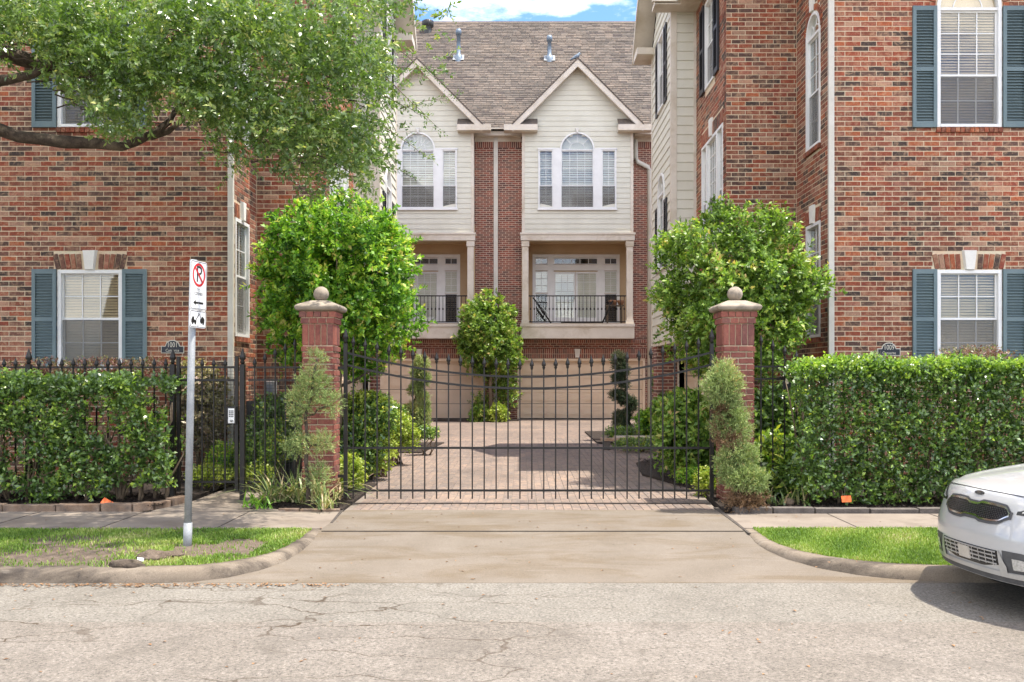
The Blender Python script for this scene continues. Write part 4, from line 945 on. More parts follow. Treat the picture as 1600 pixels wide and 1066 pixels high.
def gable(u0, u1, uc, fan):
    a, b, c = gx(u0), gx(u1), gx(uc); zb, ze, zp = gz(366), gz(204), gz(104)
    w1, w2 = gx(uc-61)-gx(uc), 0
    k = lambda du: c+du/gs
    z0, zs = gz(326), gz(234)
    holes = [Rect(k(-59), k(59), z0+.02, zs-.02), Arch(k(-26), k(26), z0, zs-.01)]
    q = GW.mb(); backing(q, a+.01, b-.01, zb, ze, holes, .2); q.prism([(a, ze), (b, ze), (c, ze+(b-a)/2)], -.2, -.0); make('gable_wall', q, 'siding', T)
    q = GW.mb(); q.box(a, a+.08, -.65, -.21, zb, ze); q.box(b-.08, b, -.65, -.21, zb, ze); make('gable_side', q, 'siding', T)
    mid = (a+b)/2; hw = (b-a)/2
    siding_wall(T, GW, a+.1, b-.1, zb, zp, holes, pitch=.197, top=lambda z: (max(a+.1, c-(zp-z)), min(b-.1, c+(zp-z))))
    q = GW.mb(); q.box(a-.01, a+.1, -.03, .035, zb, ze); q.box(b-.1, b+.01, -.03, .035, zb, ze)
    q.box(a-.06, b+.06, -.2, .06, gz(376), gz(367)); q.box(a-.09, b+.09, -.2, .09, gz(367), gz(364)); make('corner_board', q, 'trim', T)
    # palladian window: three lights, arched centre
    z1 = zs
    window(T, GW, k(-61), k(-37), z0, z1, 2, 4, 2, gz(291), blind='blind_white', fw=.05, o=.04, slat=.09, bdepth=.16)
    window(T, GW, k(37), k(61), z0, z1, 2, 4, 2, gz(291), blind='blind_white', fw=.05, o=.04, slat=.09, bdepth=.16)
    window(T, GW, k(-27), k(27), z0, z1, 4, 4, 2, gz(291), arch=True, blind='blind_white', fw=.055, o=.04, slat=.09, bdepth=.16, spokes=3 if not fan else 9)
    q = GW.mb(); q.box(k(-37), k(-27), .0, .07, z0, z1); q.box(k(27), k(37), .0, .07, z0, z1); q.box(k(-62), k(62), .0, .085, z0-.07, z0); q.box(k(-62), k(-27.5), .0, .075, z1-.002, z1+.05); q.box(k(27.5), k(62), .0, .075, z1-.002, z1+.05)
    make('window_trim', q, 'paint_white', T); keystone(T, GW, c, gz(208.5), gz(201), .06, .16, .11)
    # rakes, eave returns, small roof back to the main slope
    q = GW.mb(); h = gx(uc+101)-c; za = gz(98)
    for s_ in (-1, 1): q.prism([(c, za), (c, za-.27), (c+s_*h, za-h-.27), (c+s_*h, za-h)], .28, .40)
    make('rake_board', q, 'trim', T)
    q = GW.mb()
    for s_ in (-1, 1): q.prism([(c, za-.10), (c, za-.2), (c+s_*(h-.02), za-h-.18), (c+s_*(h-.02), za-h-.08)], -.02, .28)
    make('soffit', q, 'trim', T)
    q = GW.mb()
    for s_ in (-1, 1): q.prism([(c, za+.07), (c, za+.003), (c+s_*(h+.03), za-h-.03), (c+s_*(h+.03), za-h+.04)], -4.5, .42)
    make('gable_roof', q, 'shingle', T)
    for s_ in (-1, 1):
        e0, e1 = sorted((c+s_*(b-a)/2*.72, c+s_*((b-a)/2+.68)))
        q = GW.mb(); q.box(e0, e1, .0, .42, gz(208), gz(199)); make('eave_return', q, 'trim', T)
        q = GW.mb(); e2 = c+s_*((b-a)/2*.72); q.add([(e2,.40,gz(198.8)),(e2+s_*1.0,.40,gz(198.8)),(e2,.03,gz(186)),(e2+s_*.35,.03,gz(186))], [(0,1,3,2)]); make('return_roof', q, 'shingle', T)
    # balcony: slab, posts, recess walls
    q = GW.mb(); q.box(a-.06, b+.04, -.7, .12, gz(529), gz(511)); q.box(a-.08, b+.06, -.7, .16, gz(510.8), gz(506)); make('balcony_floor', q, 'trim', T)
    for x0 in (a-.03, b-.27):
        q = GW.mb(); q.box(x0+.03, x0+.27, -.22, .0, gz(506), gz(385)); q.box(x0, x0+.30, -.24, .03, gz(385), gz(376.3)); q.box(x0, x0+.30, -.24, .03, gz(505.8), gz(500)); make('balcony_post', q, 'trim', T)
    RW = Wall(0, 36.0, 1, 0); rs = FX/36.0; rx = lambda u: (u-UX)/rs; rz = lambda v: CZ-(v-VH)/rs
    q = RW.mb(); q.box(a+.0, b-.0, -.2, -.012, 3.5, 8.0); make('recess_wall', q, 'stucco', T)
    kk = lambda du: rx(uc+du)
    doorhole = Rect(kk(-68), kk(64), 3.0, rz(400))
    siding_wall(T, RW, a+.02, b-.02, 3.7, 7.5, [doorhole], mat='stucco')
    q = MB(); q.box(a-.02, a+.06, YB-.1, 36.0, 3.4, 7.6); q.box(b-.06, b+.02, YB-.1, 36.0, 3.4, 7.6); q.box(a+.06, b-.06, Yg+.2, 36.2, gz(372), gz(372)+.1); make('recess_side', q, 'stucco', T)
    # french doors with sidelights and transoms
    q = RW.mb(); F0 = rz(505); 
    xs = [-68, -46, -38, 2, 42, 50, 64]
    for xa, xb in ((-70,-66),(-46,-37),(32,42),(62,66)): q.box(kk(xa), kk(xb), -.02, .05, F0, rz(400))
    q.box(kk(-70), kk(66), -.02, .06, rz(403), rz(398)); q.box(kk(-66), kk(62), -.02, .045, rz(423), rz(414)); 
    door = make('door_frame', q, 'paint_white', T)
    def lites(nm, p, r_, zb_, zt_, cols, rows, blind, scr=None):
        q = RW.mb(); fr = .07 if nm == 'door' else .03
        q.box(p, p+fr, -.01, .04, zb_, zt_); q.box(r_-fr, r_, -.01, .04, zb_, zt_); q.box(p+fr, r_-fr, -.01, .04, zb_, zb_+(.22 if nm == 'door' else fr)); q.box(p+fr, r_-fr, -.01, .04, zt_-fr, zt_)
        o_ = make(nm, q, 'paint_white', T); zb2 = zb_+(.22 if nm == 'door' else fr)
        q = RW.mb()
        for i in range(1, cols): x = p+fr+(r_-p-2*fr)*i/cols; q.box(x-.01, x+.01, .0, .03, zb2, zt_-fr)
        for j in range(1, rows): z = zb2+(zt_-fr-zb2)*j/rows; q.box(p+fr, r_-fr, .002, .028, z-.01, z+.01)
        make('muntin', q, 'paint_white', o_)
        q = RW.mb(); q.box(p+fr, r_-fr, .010, .014, zb2, zt_-fr); make('pane', q, 'glass', o_)
        q = RW.mb(); z = zb2
        while z < zt_-fr-.04: q.add([(p+fr,-.006,z+.07),(r_-fr,-.006,z+.07),(r_-fr,.004,z),(p+fr,.004,z)], [(0,1,2,3)]); z += .075
        make('blind', q, blind, o_)
    lites('door', kk(-37), kk(-3), F0, rz(425), 3, 5, 'blind_white'); lites('door', kk(-2.4), kk(32), F0, rz(425), 3, 5, 'blind_white')
    lites('sidelight', kk(-66), kk(-46), rz(458), rz(424), 2, 3, 'blind_white'); lites('sidelight', kk(-66), kk(-46), F0, rz(459), 1, 1, 'dark')
    lites('sidelight', kk(42), kk(62), rz(458), rz(424), 2, 3, 'blind_white'); lites('sidelight', kk(42), kk(62), F0, rz(459), 1, 1, 'dark')
    lites('transom', kk(-66), kk(-46), rz(413.5), rz(403.5), 2, 1, 'dark'); lites('transom', kk(42), kk(62), rz(413.5), rz(403.5), 2, 1, 'dark'); lites('transom', kk(-37), kk(32), rz(413.5), rz(403.5), 5, 1, 'dark')
    q = RW.mb(); q.box(kk(-6), kk(-4.2), .04, .09, rz(468), rz(464)); make('door_handle', q, 'galv', T)
    # railing
    q = GW.mb(); ra, rb_ = a+.25, b-.25; o0 = -.13
    q.box(ra, rb_, o0, o0+.035, gz(463), gz(461.2)); q.box(ra, rb_, o0, o0+.03, gz(503.5), gz(502)); rail = make('balcony_railing', q, 'iron', T)
    n = 26; me = None
    for i in range(n):
        x = ra+(rb_-ra)*(i+.5)/n
        if me is None:
            q = MB(); zt_, zb_ = gz(463), gz(502); q.box(-.011, .011, -.011, .011, zb_, zt_); q.box(-.028, .028, -.008, .008, (zb_*.5+zt_*.5)-.04, (zb_*.5+zt_*.5)+.04)
            o_ = make('baluster', q, 'iron', rail, local=True); me = o_.data
        else: o_ = bpy.data.objects.new('baluster', me); link(o_, rail)
        o_.location = (x+.9, Yg-o0-.015-(YB+4), 0)
gable(816, 989, 902, False); gable(567, 740, 653, True)
# connecting gutters, downspouts
q = B.mb(); q.box(bx(741), bx(816), .05, .3, bz(215), bz(208)); q.box(bx(736), bx(820), .0, .5, bz(207), bz(205)); make('gutter', q, 'trim', T)
q = B.mb(); q.box(bx(742), bx(814), .0, .05, bz(222), bz(215)); q.box(bx(990), 9.5, .0, .05, bz(222), bz(215)); make('frieze', q, 'trim', T)
q = B.mb(); q.box(bx(742), bx(814), .004, .012, bz(231), bz(222)); q.box(bx(990), 9.5, .004, .012, bz(231), bz(222)); make('soldier_course', q, 'far_soldier', T)
q = B.mb(); q.box(bx(990), 9.5, .05, .5, bz(215), bz(205)); make('gutter', q, 'trim', T)
q = B.mb(); q.box(-9.5, bx(566), .05, .5, bz(215), bz(205)); make('gutter', q, 'trim', T)
q = B.mb(); q.box(bx(771.5), bx(778), .014, .10, .4, bz(208)); make('downspout', q, 'down', T)
q = B.mb(); q.tube([B(bx(993), .12, bz(222)), B(bx(993), .12, bz(248)), B(bx(995), .12, bz(253)), B(bx(1013), .10, bz(262)), B(bx(1015), .08, bz(268)), B(bx(1015), .08, bz(640))], .08, 8); q.v = q.v
m2 = MB(); m2.tube([B(bx(993), .12, bz(220)), B(bx(993), .12, bz(248)), B(bx(996), .12, bz(254)), B(bx(1012), .10, bz(262)), B(bx(1014.5), .08, bz(268)), B(bx(1014.5), .08, bz(640))], .085, 8); make('downspout', m2, 'down', T)
# main roof: deck and courses of separate shingle tabs
ze, ye = bz(207), 34.55; zr = 18.05; yr = ye+(zr-ze)
q = MB(lambda y, x, z: (x, y, z), True); q.prism([(ye, ze), (yr, zr), (2*yr-ye, ze)], -9.6, 9.6); make('roof_deck', q, 'dark', T)
q = MB(); pit = .155; n = int((yr-ye)*math.sqrt(2)/pit); tb_ = .32; s2 = math.sqrt(.5)
for j in range(n):
    t0, t1 = j*pit, (j+1)*pit+.02; off = (j*.37) % tb_
    i = 0; x = -9.6-off
    while x < 9.6:
        h = .012+random.uniform(-.002, .004); w_ = tb_*random.choice((.8, 1, 1.2)); x2 = x+w_
        y0, z0 = ye+t0*s2, ze+t0*s2; y1, z1 = ye+t1*s2, ze+t1*s2; no = (-s2*h*1.8, s2*h*1.8); rn = random.random()
        q.add([(x+.006, y0+no[0], z0+no[1]), (x2-.006, y0+no[0], z0+no[1]), (x2-.006, y1-.001, z1+.004), (x+.006, y1-.001, z1+.004), (x+.006, y0, z0), (x2-.006, y0, z0)],
              [(0,1,2,3), (4,5,1,0), (0,3,4), (1,5,2)], rn)
        x = x2
make('shingle', q, 'shingle', T, kind='stuff', rnd=True)
q = MB(lambda y, x, z: (x, y, z), True); q.prism([(yr-.16, zr-.13), (yr, zr+.04), (yr+.16, zr-.13)], -9.6, 9.6); make('ridge_cap', q, 'shingle', T)
def on_roof(u, v):                                    # where the pixel's ray meets the roof plane
    a = -(v-VH)/FX; Y = (CZ-ze+ye)/(1-a); return ((u-UX)*Y/FX, Y, CZ+a*Y)
for (u, v, vt) in ((716.5, 92, 46), (858.5, 93, 56)):
    x, y, z = on_roof(u, v); h = (v-vt)/FX*y
    q = MB(); q.lathe([(.22, -.25), (.20, .0), (.13, .16), (.09, .20), (.085, h-.25), (.12, h-.24), (.13, h-.1), (.10, h), (0, h+.01)], 0, 0, 14)
    q.v = [(a+x, b+y, c+z) for a, b, c in q.v]; p = make('vent_pipe', q, 'blue_steel', T)
    q = MB(); q.v = []; q.add([(x-.24, y-.18, z-.15), (x+.24, y-.18, z-.15), (x+.24, y+.15, z+.18), (x-.24, y+.15, z+.18)], [(0,1,2,3)]); q.v = [(a, b-.02, c+.04) for a, b, c in q.v]; make('flashing', q, 'galv', p)
x, y, z = on_roof(668.5, 49); q = MB(); q.lathe([(.2, -.2), (.17, .12), (.15, .15), (.24, .22), (.27, .34), (.23, .46), (.1, .53), (0, .54)], 0, 0, 14)
for k in range(14):
    t = k*math.pi/7; q.box(math.cos(t)*.25-.012, math.cos(t)*.25+.012, math.sin(t)*.25-.012, math.sin(t)*.25+.012, .2, .46)
q.v = [(a+x, b+y, c+z) for a, b, c in q.v]; make('turbine_vent', q, 'ac', T)
# things on the right balcony
rxx = lambda u, Y: GX(u, Y)
t = thing('side_table', 'small wooden table on the right balcony with two plant bowls', 'table', (GX(961, 34.9), 34.9, GZ(506, 34.9)))
X, Y_, Z_ = LOC[t.name]; q = MB(); q.box(X-.38, X+.32, Y_-.2, Y_+.2, Z_+.68, Z_+.72); make('tabletop', q, 'twig', t)
for sx in (-.3, .25):
    for sy in (-.15, .15): q = MB(); q.box(X+sx-.02, X+sx+.02, Y_+sy-.02, Y_+sy+.02, Z_+.02, Z_+.68); make('leg', q, 'twig', t)
for dx, r_, mt in ((-.08, .18, 'wicker'), (.22, .14, 'wicker')):
    t = thing('bowl', 'brown woven bowl on the balcony table, '+('wider one on the left' if dx < 0 else 'smaller one on the right'), 'bowl', (X+dx, Y_, Z_+.725)); q = MB(); q.lathe([(0, .0), (r_*.6, .0), (r_, .14), (r_*.95, .19), (r_*.8, .17), (r_*.5, .08), (0, .06)], 0, 0, 16); q.v = [(a+X+dx, b+Y_, c+Z_+.725) for a, b, c in q.v]; make('basket', q, mt, t)
for nm, ua, ub, va, vb, lb in (('folded_parasol', 833, 861, 465, 505, 'black folded parasol leaning at the left end of the right balcony'), ('folded_lounger', 957, 941, 470, 505, 'black folded lounger frame leaning beside the balcony table')):
    t = thing(nm, lb, 'parasol' if 'par' in nm else 'lounger', (GX(ub, 34.9), 34.9, GZ(505, 34.9))); q = MB()
    p0 = (GX(ua, 34.75), 34.75, GZ(va, 34.75)); p1 = (GX(ub, 34.75), 34.75, GZ(vb, 34.75)); q.tube([p0, p1], .03, 8); make('pole', q, 'iron', t)
    q = MB(); q.tube([(p0[0], p0[1], p0[2]), tuple((p0[k]*.35+p1[k]*.65) for k in range(3))], [.02, .055], 8); make('folded_fabric', q, 'sign_black', t)
    if 'lounger' in nm:
        q = MB(); q.tube([(p0[0]+.1, p0[1]+.1, p0[2]+.15), (p0[0]-.1, p0[1], p0[2]-.1)], .022, 6); q.tube([(p1[0]-1.6, p1[1]+.0, p1[2]+.02), (p1[0], p1[1], p1[2]+.02)], .02, 6); make('frame', q, 'iron', t)
# a bird on the right gable's peak
t = thing('bird', 'small grey bird perched on the peak of the right rear gable', 'bird', (gx(901), Yg-.1, gz(97)))
X, Y_, Z_ = LOC[t.name]; q = MB(); q.tube([(X-.26, Y_, Z_+.04), (X-.14, Y_, Z_+.10), (X-.04, Y_, Z_+.15), (X+.05, Y_, Z_+.22), (X+.07, Y_, Z_+.27), (X+.09, Y_, Z_+.29), (X+.16, Y_, Z_+.27)], [.02, .05, .085, .07, .045, .045, .008], 8); make('body', q, 'blue_steel', t)
for s_ in (-.02, .02): q = MB(); q.tube([(X-.02, Y_+s_, Z_-.0), (X-.01, Y_+s_, Z_+.09)], .006, 5); make('leg', q, 'iron', t)

# ================================================================== GATE, FENCES, PILLARS
YG = 11.86; SG = FX/YG
gX = lambda u: (u-UX)/SG
gZ = lambda v: CZ-(v-VH)/SG
def finial_mb(m, z, sc_=1.0):
    m.lathe([(.0, z), (.013*sc_, z), (.013*sc_, z+.012), (.020*sc_, z+.02), (.013*sc_, z+.035), (.026*sc_, z+.055), (.022*sc_, z+.08), (.010*sc_, z+.12), (.0, z+.155)], 0, 0, 8)
FIN = MB(); finial_mb(FIN, 0, 1.15)
_fin = bpy.data.meshes.new('finial'); _fin.from_pydata(FIN.v, [], FIN.f); _fin.materials.append(M['iron']); _fin.polygons.foreach_set('use_smooth', [True]*len(FIN.f))
def finial(parent, off, p, sc_=1.0):
    o = bpy.data.objects.new('finial', _fin); o.location = tuple(p[k]-off[k] for k in range(3)); o.scale = (sc_,)*3; link(o, parent); return o
def picket(parent, x, y, z0, z1, w=.0085, fin=True):
    off = LOC[parent.name]; m = MB(); m.box(x-w, x+w, y-w, y+w, z0, z1); pk = make('picket', m, 'iron', parent)
    if fin: finial(pk, off, (x, y, z1-.004))
    return pk
gt = thing('driveway_gate', 'wide black iron driveway gate with sagging curved top rails', 'gate', (gX(826), YG, 0))
def rail_curve(vc, ve, du, ua=541, ub=1111): return lambda u: gZ(ve+(vc-ve)*(1-((u-826)/285)**2)) if du else gZ(vc)
def curved_rail(f, r_=.014):
    m = MB(); us = [541+570*i/48 for i in range(49)]; vs = []
    for u in us:
        x, z = gX(u), f(u); vs += [(x, YG-.011, z-r_), (x, YG+.011, z-r_), (x, YG+.011, z+r_), (x, YG-.011, z+r_)]
    m.add(vs, [(4*i+k, 4*i+(k+1) % 4, 4*i+4+(k+1) % 4, 4*i+4+k) for i in range(48) for k in range(4)]); return make('rail', m, 'iron', gt)
top = rail_curve(589, 551, 1); sec = rail_curve(607, 570, 1)
curved_rail(top); curved_rail(sec); curved_rail(rail_curve(700, 0, 0)); curved_rail(rail_curve(766.5, 0, 0))
for k in range(30):
    u = 552+18.6*k; picket(gt, gX(u), YG, gZ(779.5), top(u)+.10)
for u in (540, 1112):
    m = MB(); x = gX(u); m.box(x-.024, x+.024, YG-.024, YG+.024, gZ(778), top(541)+.12); st = make('stile', m, 'iron', gt); finial(st, LOC[gt.name], (x, YG, top(541)+.12), 1.35)
for u, uu in ((540, 528), (1112, 1120)):                          # hinge arms
    m = MB()
    for v in (575, 744): m.box(min(gX(u), gX(uu)), max(gX(u), gX(uu)), YG-.012, YG+.012, gZ(v)-.02, gZ(v)+.02)
    make('hinge', m, 'iron', gt)
m = MB(); m.box(gX(541), gX(1111), YG-.02, YG+.035, .004, .012); tr = make('gate_shadow_strip', m, 'shadow_joint', gt)  # dark strip painting the gate's thin shadow line on the ground

def pillar(u0, label):
    x0 = gX(u0); wd = .407; x1 = x0+wd; y0, y1 = YG, YG+wd; cx, cy = (x0+x1)/2, (y0+y1)/2
    t = thing('gate_pillar', label, 'gate pillar', (cx, cy, 0), 'brick pillars either side of the gate')
    m = MB(); m.box(x0+.008, x1-.008, y0+.008, y1-.008, 0, 2.56); m.box(x0-.012, x1+.012, y0-.012, y1+.012, 2.40, 2.56); make('mortar_core', m, 'mortar', t)
    rec = []; zt = gZ(543); rows = int(zt/BH)
    sides = [Wall(x0, y0, 1, 0), Wall(x1, y0, 0, 1), Wall(x1, y1, -1, 0), Wall(x0, y1, 0, -1)]
    for W in sides:
        for k in range(rows+1):
            z0, z1 = k*BH+.005, min((k+1)*BH-.005, zt+.07)
            h = BH-.014
            cuts = [0, .20, .407] if k % 2 else [0, .10, .305, .407]
            pr = .004 if k < rows else .016
            for a, b in zip(cuts[:-1], cuts[1:]): rec.append([W, (a+b)/2, k*BH+BH/2, b-a-.012, h, .006+pr-.004+random.uniform(0, .002), 0, random.random()])
        zs = (rows+1)*BH; zs1 = 2.385
        for i in range(5): rec.append([W, .0407+i*.0814, (zs+zs1)/2, .070, zs1-zs-.012, .006, 0, random.random()])
        for j, (za, zb, pr) in enumerate(((zs1, zs1+.078, .022), (zs1+.082, 2.55, .038))):
            c5 = 5 if j else 4; 
            for i in range(c5): w_ = (.407+2*pr)/c5; rec.append([W, -pr+w_*(i+.5), (za+zb)/2, w_-.008, zb-za-.006, pr, 0, random.random()])
    for r in rec:
        W, s, z, l, h, pr, tilt, rn = r; o = bpy.data.objects.new('brick', brick_me('pbrick_o')); p = W(s, -.012, z)
        o.location = (p[0]-cx, p[1]-cy, p[2]); o.rotation_euler = (0, 0, W.rot()); o.scale = (l, pr+.012, h); link(o, t)
    # moulded cap
    def ring(hw, z): return [(cx-hw, cy-hw, z), (cx+hw, cy-hw, z), (cx+hw, cy+hw, z), (cx-hw, cy+hw, z)]
    pf_ = [(.20, 2.553), (.262, 2.556), (.284, 2.572), (.296, 2.596), (.293, 2.620), (.272, 2.636), (.264, 2.642), (.12, 2.70), (.07, 2.705)]
    pf_ = [(a, z-.0) for a, z in pf_]; vs = []; 
    for hw, z in pf_: vs += ring(hw, z)
    m = MB(); n = len(pf_); m.add(vs, [(4*i+k, 4*i+(k+1) % 4, 4*i+4+(k+1) % 4, 4*i+4+k) for i in range(n-1) for k in range(4)]+[(3,2,1,0), tuple(range(4*n-4, 4*n))]); make('cap', m, 'stone', t, bevel=.012)
    m = MB(); rr = .102; zc = 2.70+rr*.93; m.lathe([(.07, 2.70)]+[(rr*math.cos(a_), zc+rr*math.sin(a_)) for a_ in [(-70+i*10)*math.pi/180 for i in range(16)]]+[(.001, zc+rr)], cx, cy, 28); make('ball', m, 'stone', t)
    return t
pillar(472.5, 'left brick gate pillar behind the pom-pom juniper'); pillar(1130, 'right brick gate pillar behind the spiral juniper')

YF = 12.15; SF = FX/YF
fX = lambda u: (u-UX)/SF
fZ = lambda v: CZ-(v-VH)/SF
def fence(label, us, posts, railv, tipf, z0=.10, mesh=None):
    t = thing('iron_fence', label, 'fence', (fX((us[0]+us[-1])/2), YF, 0)); off = LOC[t.name]
    for v in railv:
        m = MB(); m.box(fX(us[0]-10), fX(us[-1]+10), YF-.012, YF+.012, fZ(v)-.012, fZ(v)+.012); make('rail', m, 'iron', t)
    for u in us:
        if any(abs(u-p) < 6 for p in posts): continue
        picket(t, fX(u), YF, z0, fZ(tipf(u))-.155)
    for p in posts:
        m = MB(); x = fX(p); zt = fZ(tipf(p))-.10; m.box(x-.032, x+.032, YF-.032, YF+.032, 0, zt); po = make('post', m, 'iron', t); finial(po, off, (x, YF, zt-.002), 1.5)
    return t
tipL = lambda u: 558
fence('black iron picket fence standing behind the left hedge', [6-126+18.05*k for k in range(0, 22)], [-82, 45, 270], (574, 753), tipL)
tipM = lambda u: 558 if u < 392 else 557-(u-398)*.47
f2 = fence('short black iron fence between pedestrian gate and left pillar, tops rising', [398, 414, 430, 446, 461], [379], (574, 594, 753), tipM)
tipR = lambda u: 522+(max(u, 1189)-1189)*.44 if u < 1262 else 560
fence('black iron fence descending from right pillar into the right hedge', [1189+18.4*k for k in range(0, 26)], [1375, 1500], (573, 592, 757), tipR)
pg = thing('pedestrian_gate', 'narrow black iron pedestrian gate with keypad lock and wire mesh', 'gate', (fX(325), YF, 0))
for v in (574, 594, 753):
    m = MB(); m.box(fX(282), fX(368), YF-.015, YF+.015, fZ(v)-.015, fZ(v)+.015); make('rail', m, 'iron', pg)
for u in (279, 370):
    m = MB(); m.box(fX(u)-.022, fX(u)+.022, YF-.022, YF+.022, fZ(768), fZ(557)); make('stile', m, 'iron', pg)
for u in (316, 334, 352): picket(pg, fX(u), YF, fZ(767), fZ(558)-.155)
m = MB(); m.box(fX(355), fX(371), YF-.05, YF-.022, fZ(663), fZ(635)); lk = make('lock_box', m, 'iron', pg, bevel=.004)
m = MB(); m.box(fX(358.5), fX(368), YF-.056, YF-.050, fZ(661), fZ(638)); make('keypad', m, 'sign_white', lk)
for i in range(3):
    for j in range(4): m = MB(); m.box(fX(359.8+i*2.6), fX(361.6+i*2.6), YF-.059, YF-.056, fZ(643+j*2.8), fZ(641.2+j*2.8)); make('key', m, 'sign_black', lk)
m = MB(); m.tube([(fX(364), YF-.056, fZ(657)), (fX(364), YF-.075, fZ(657))], .018, 12); make('knob', m, 'galv', lk)
def wire(parent, ua, ub, v0, v1, du=5.2, dv=5.2):
    m = MB(); y = YF+.016; u = ua
    while u <= ub: m.box(fX(u)-.002, fX(u)+.002, y, y+.004, fZ(v1), fZ(v0)); u += du
    v = v0
    while v <= v1: m.box(fX(ua), fX(ub), y, y+.004, fZ(v)-.002, fZ(v)+.002); v += dv
    make('wire_mesh', m, 'iron', parent, kind='stuff')
wire(pg, 282, 367, 575, 752); wire(f2, 384, 470, 576, 752)
# lock and tag box on the right fence
t = thing('padlock_box', 'small black box with a pale tag hung on the right fence', 'lock box', (fX(1228), YF-.03, fZ(600)))
m = MB(); m.box(fX(1222), fX(1234), YF-.06, YF-.012, fZ(608), fZ(596)); make('box', m, 'black', t, bevel=.004)
m = MB(); m.box(fX(1225.5), fX(1230), YF-.065, YF-.060, fZ(600), fZ(591)); make('tag', m, 'trim', t)

# ================================================================== STREET SIGN
sx, sy, _ = G(293, 851); ts = thing('parking_sign', 'leaning steel pole with no-parking and tow-away signs on the left verge', 'street sign', (sx, sy, 0))
ztop = 2.30; lean = (.036, 0.0)
pt = lambda z: (sx+lean[0]*z/1.3*.75, sy, z)
m = MB(); m.tube([pt(-.1), pt(2.86)], .036, 12); make('pole', m, 'galv', ts)
m = MB(); m.tube([pt(-.1), pt(.22)], .043, 12); make('sleeve', m, 'galv', ts)
ang = R(80); dvec = (math.cos(ang), math.sin(ang)); nvec = (dvec[1], -dvec[0])
def SGN(s, o, z):
    p = pt(z); return (p[0]+dvec[0]*s+nvec[0]*(o+.042)+.016, p[1]+dvec[1]*s+nvec[1]*(o+.042), z)
def rrect(w_, z0, z1, r_=.03):
    pts = []
    for cx_, cz_, a0 in ((w_-r_, z1-r_, 0), (-w_+r_, z1-r_, 90), (-w_+r_, z0+r_, 180), (w_-r_, z0+r_, 270)):
        for i in range(5): a_ = R(a0+i*22.5); pts.append((cx_+r_*math.cos(a_), cz_+r_*math.sin(a_)))
    return pts
def sg_prism(pts, o0, o1, mat, nm, parent): q = MB(SGN, True); q.prism(pts, o0, o1); return make(nm, q, mat, parent)
def ring_strip(outer, inner, o1, mat, nm, parent):
    q = MB(SGN, True); n = len(outer); q.add([(p[0], o1, p[1]) for p in outer]+[(p[0], o1, p[1]) for p in inner], [(i, (i+1) % n, n+(i+1) % n, n+i) for i in range(n)]); return make(nm, q, mat, parent)
b1 = sg_prism(rrect(.155, 2.355, 2.845), 0, .003, 'sign_white', 'sign_panel', ts); b2 = sg_prism(rrect(.155, 2.175, 2.35), 0, .003, 'sign_white', 'sign_panel', ts)
ring_strip(rrect(.147, 2.363, 2.837, .026), rrect(.142, 2.368, 2.832, .022), .0045, 'sign_black', 'border', b1)
ring_strip(rrect(.147, 2.182, 2.343, .026), rrect(.142, 2.187, 2.338, .022), .0045, 'sign_black', 'border', b2)
cz_ = 2.705; circ = lambda r_: [(r_*math.cos(R(a_)), cz_+r_*math.sin(R(a_))) for a_ in range(0, 360, 10)]
text_mesh('P', .235, lambda x, o, z: SGN(x+.004, .0040, cz_+z), b1, 'sign_black', 'letter_p', 0)
ring_strip(circ(.118), circ(.094), .0052, 'sign_red', 'ring', b1)
q = MB(SGN, True); c45, s45 = math.cos(R(135)), math.sin(R(135)); q.add([(c45*.1-s45*.011, .0056, cz_+s45*.1+c45*.011), (c45*.1+s45*.011, .0056, cz_+s45*.1-c45*.011), (-c45*.1+s45*.011, .0056, cz_-s45*.1-c45*.011), (-c45*.1-s45*.011, .0056, cz_-s45*.1+c45*.011)], [(0,1,2,3)]); make('slash', q, 'sign_red', b1)
text_mesh('TO', .042, lambda x, o, z: SGN(x, .0042, 2.553+z), b1, 'sign_black', 'lettering', 0)
text_mesh('CORNER', .042, lambda x, o, z: SGN(x, .0042, 2.515+z), b1, 'sign_black', 'lettering', 0)
q = MB(SGN, True); q.add([(-.095,.0045,2.425),(-.05,.0045,2.452),(-.05,.0045,2.435),(.095,.0045,2.435),(.095,.0045,2.415),(-.05,.0045,2.415),(-.05,.0045,2.398)], [(0,1,6),(2,3,4,5)]); make('arrow', q, 'sign_black', b1)
q = MB(SGN, True)                                               # tow pictogram: lorry, hook and lifted car
for poly in ([(-.125,2.225),(-.125,2.255),(-.105,2.285),(-.075,2.285),(-.07,2.255),(-.03,2.252),(-.03,2.225)], [(.035,2.245),(.045,2.268),(.06,2.272),(.075,2.295),(.105,2.285),(.125,2.262),(.12,2.228),(.05,2.225)], [(-.045,2.255),(-.03,2.255),(.03,2.315),(.022,2.322)], [(.022,2.322),(.03,2.315),(.055,2.275),(.047,2.272)]):
    q.add([(a_, .0045, b_) for a_, b_ in poly], [tuple(range(len(poly)))])
for cx_, cy_ in ((-.10, 2.222), (-.05, 2.222), (.10, 2.222), (.065, 2.235)):
    q.add([(cx_+.016*math.cos(R(a_)), .0047, cy_+.016*math.sin(R(a_))) for a_ in range(0, 360, 30)], [tuple(range(12))])
make('tow_pictogram', q, 'sign_black', b2)
for z in (2.82, 2.42, 2.32, 2.20):
    q = MB(SGN, True); q.prism([(.007*math.cos(R(a_)), z+.007*math.sin(R(a_))) for a_ in range(0, 360, 60)], .003, .008); make('bolt', q, 'galv', b1 if z > 2.35 else b2)

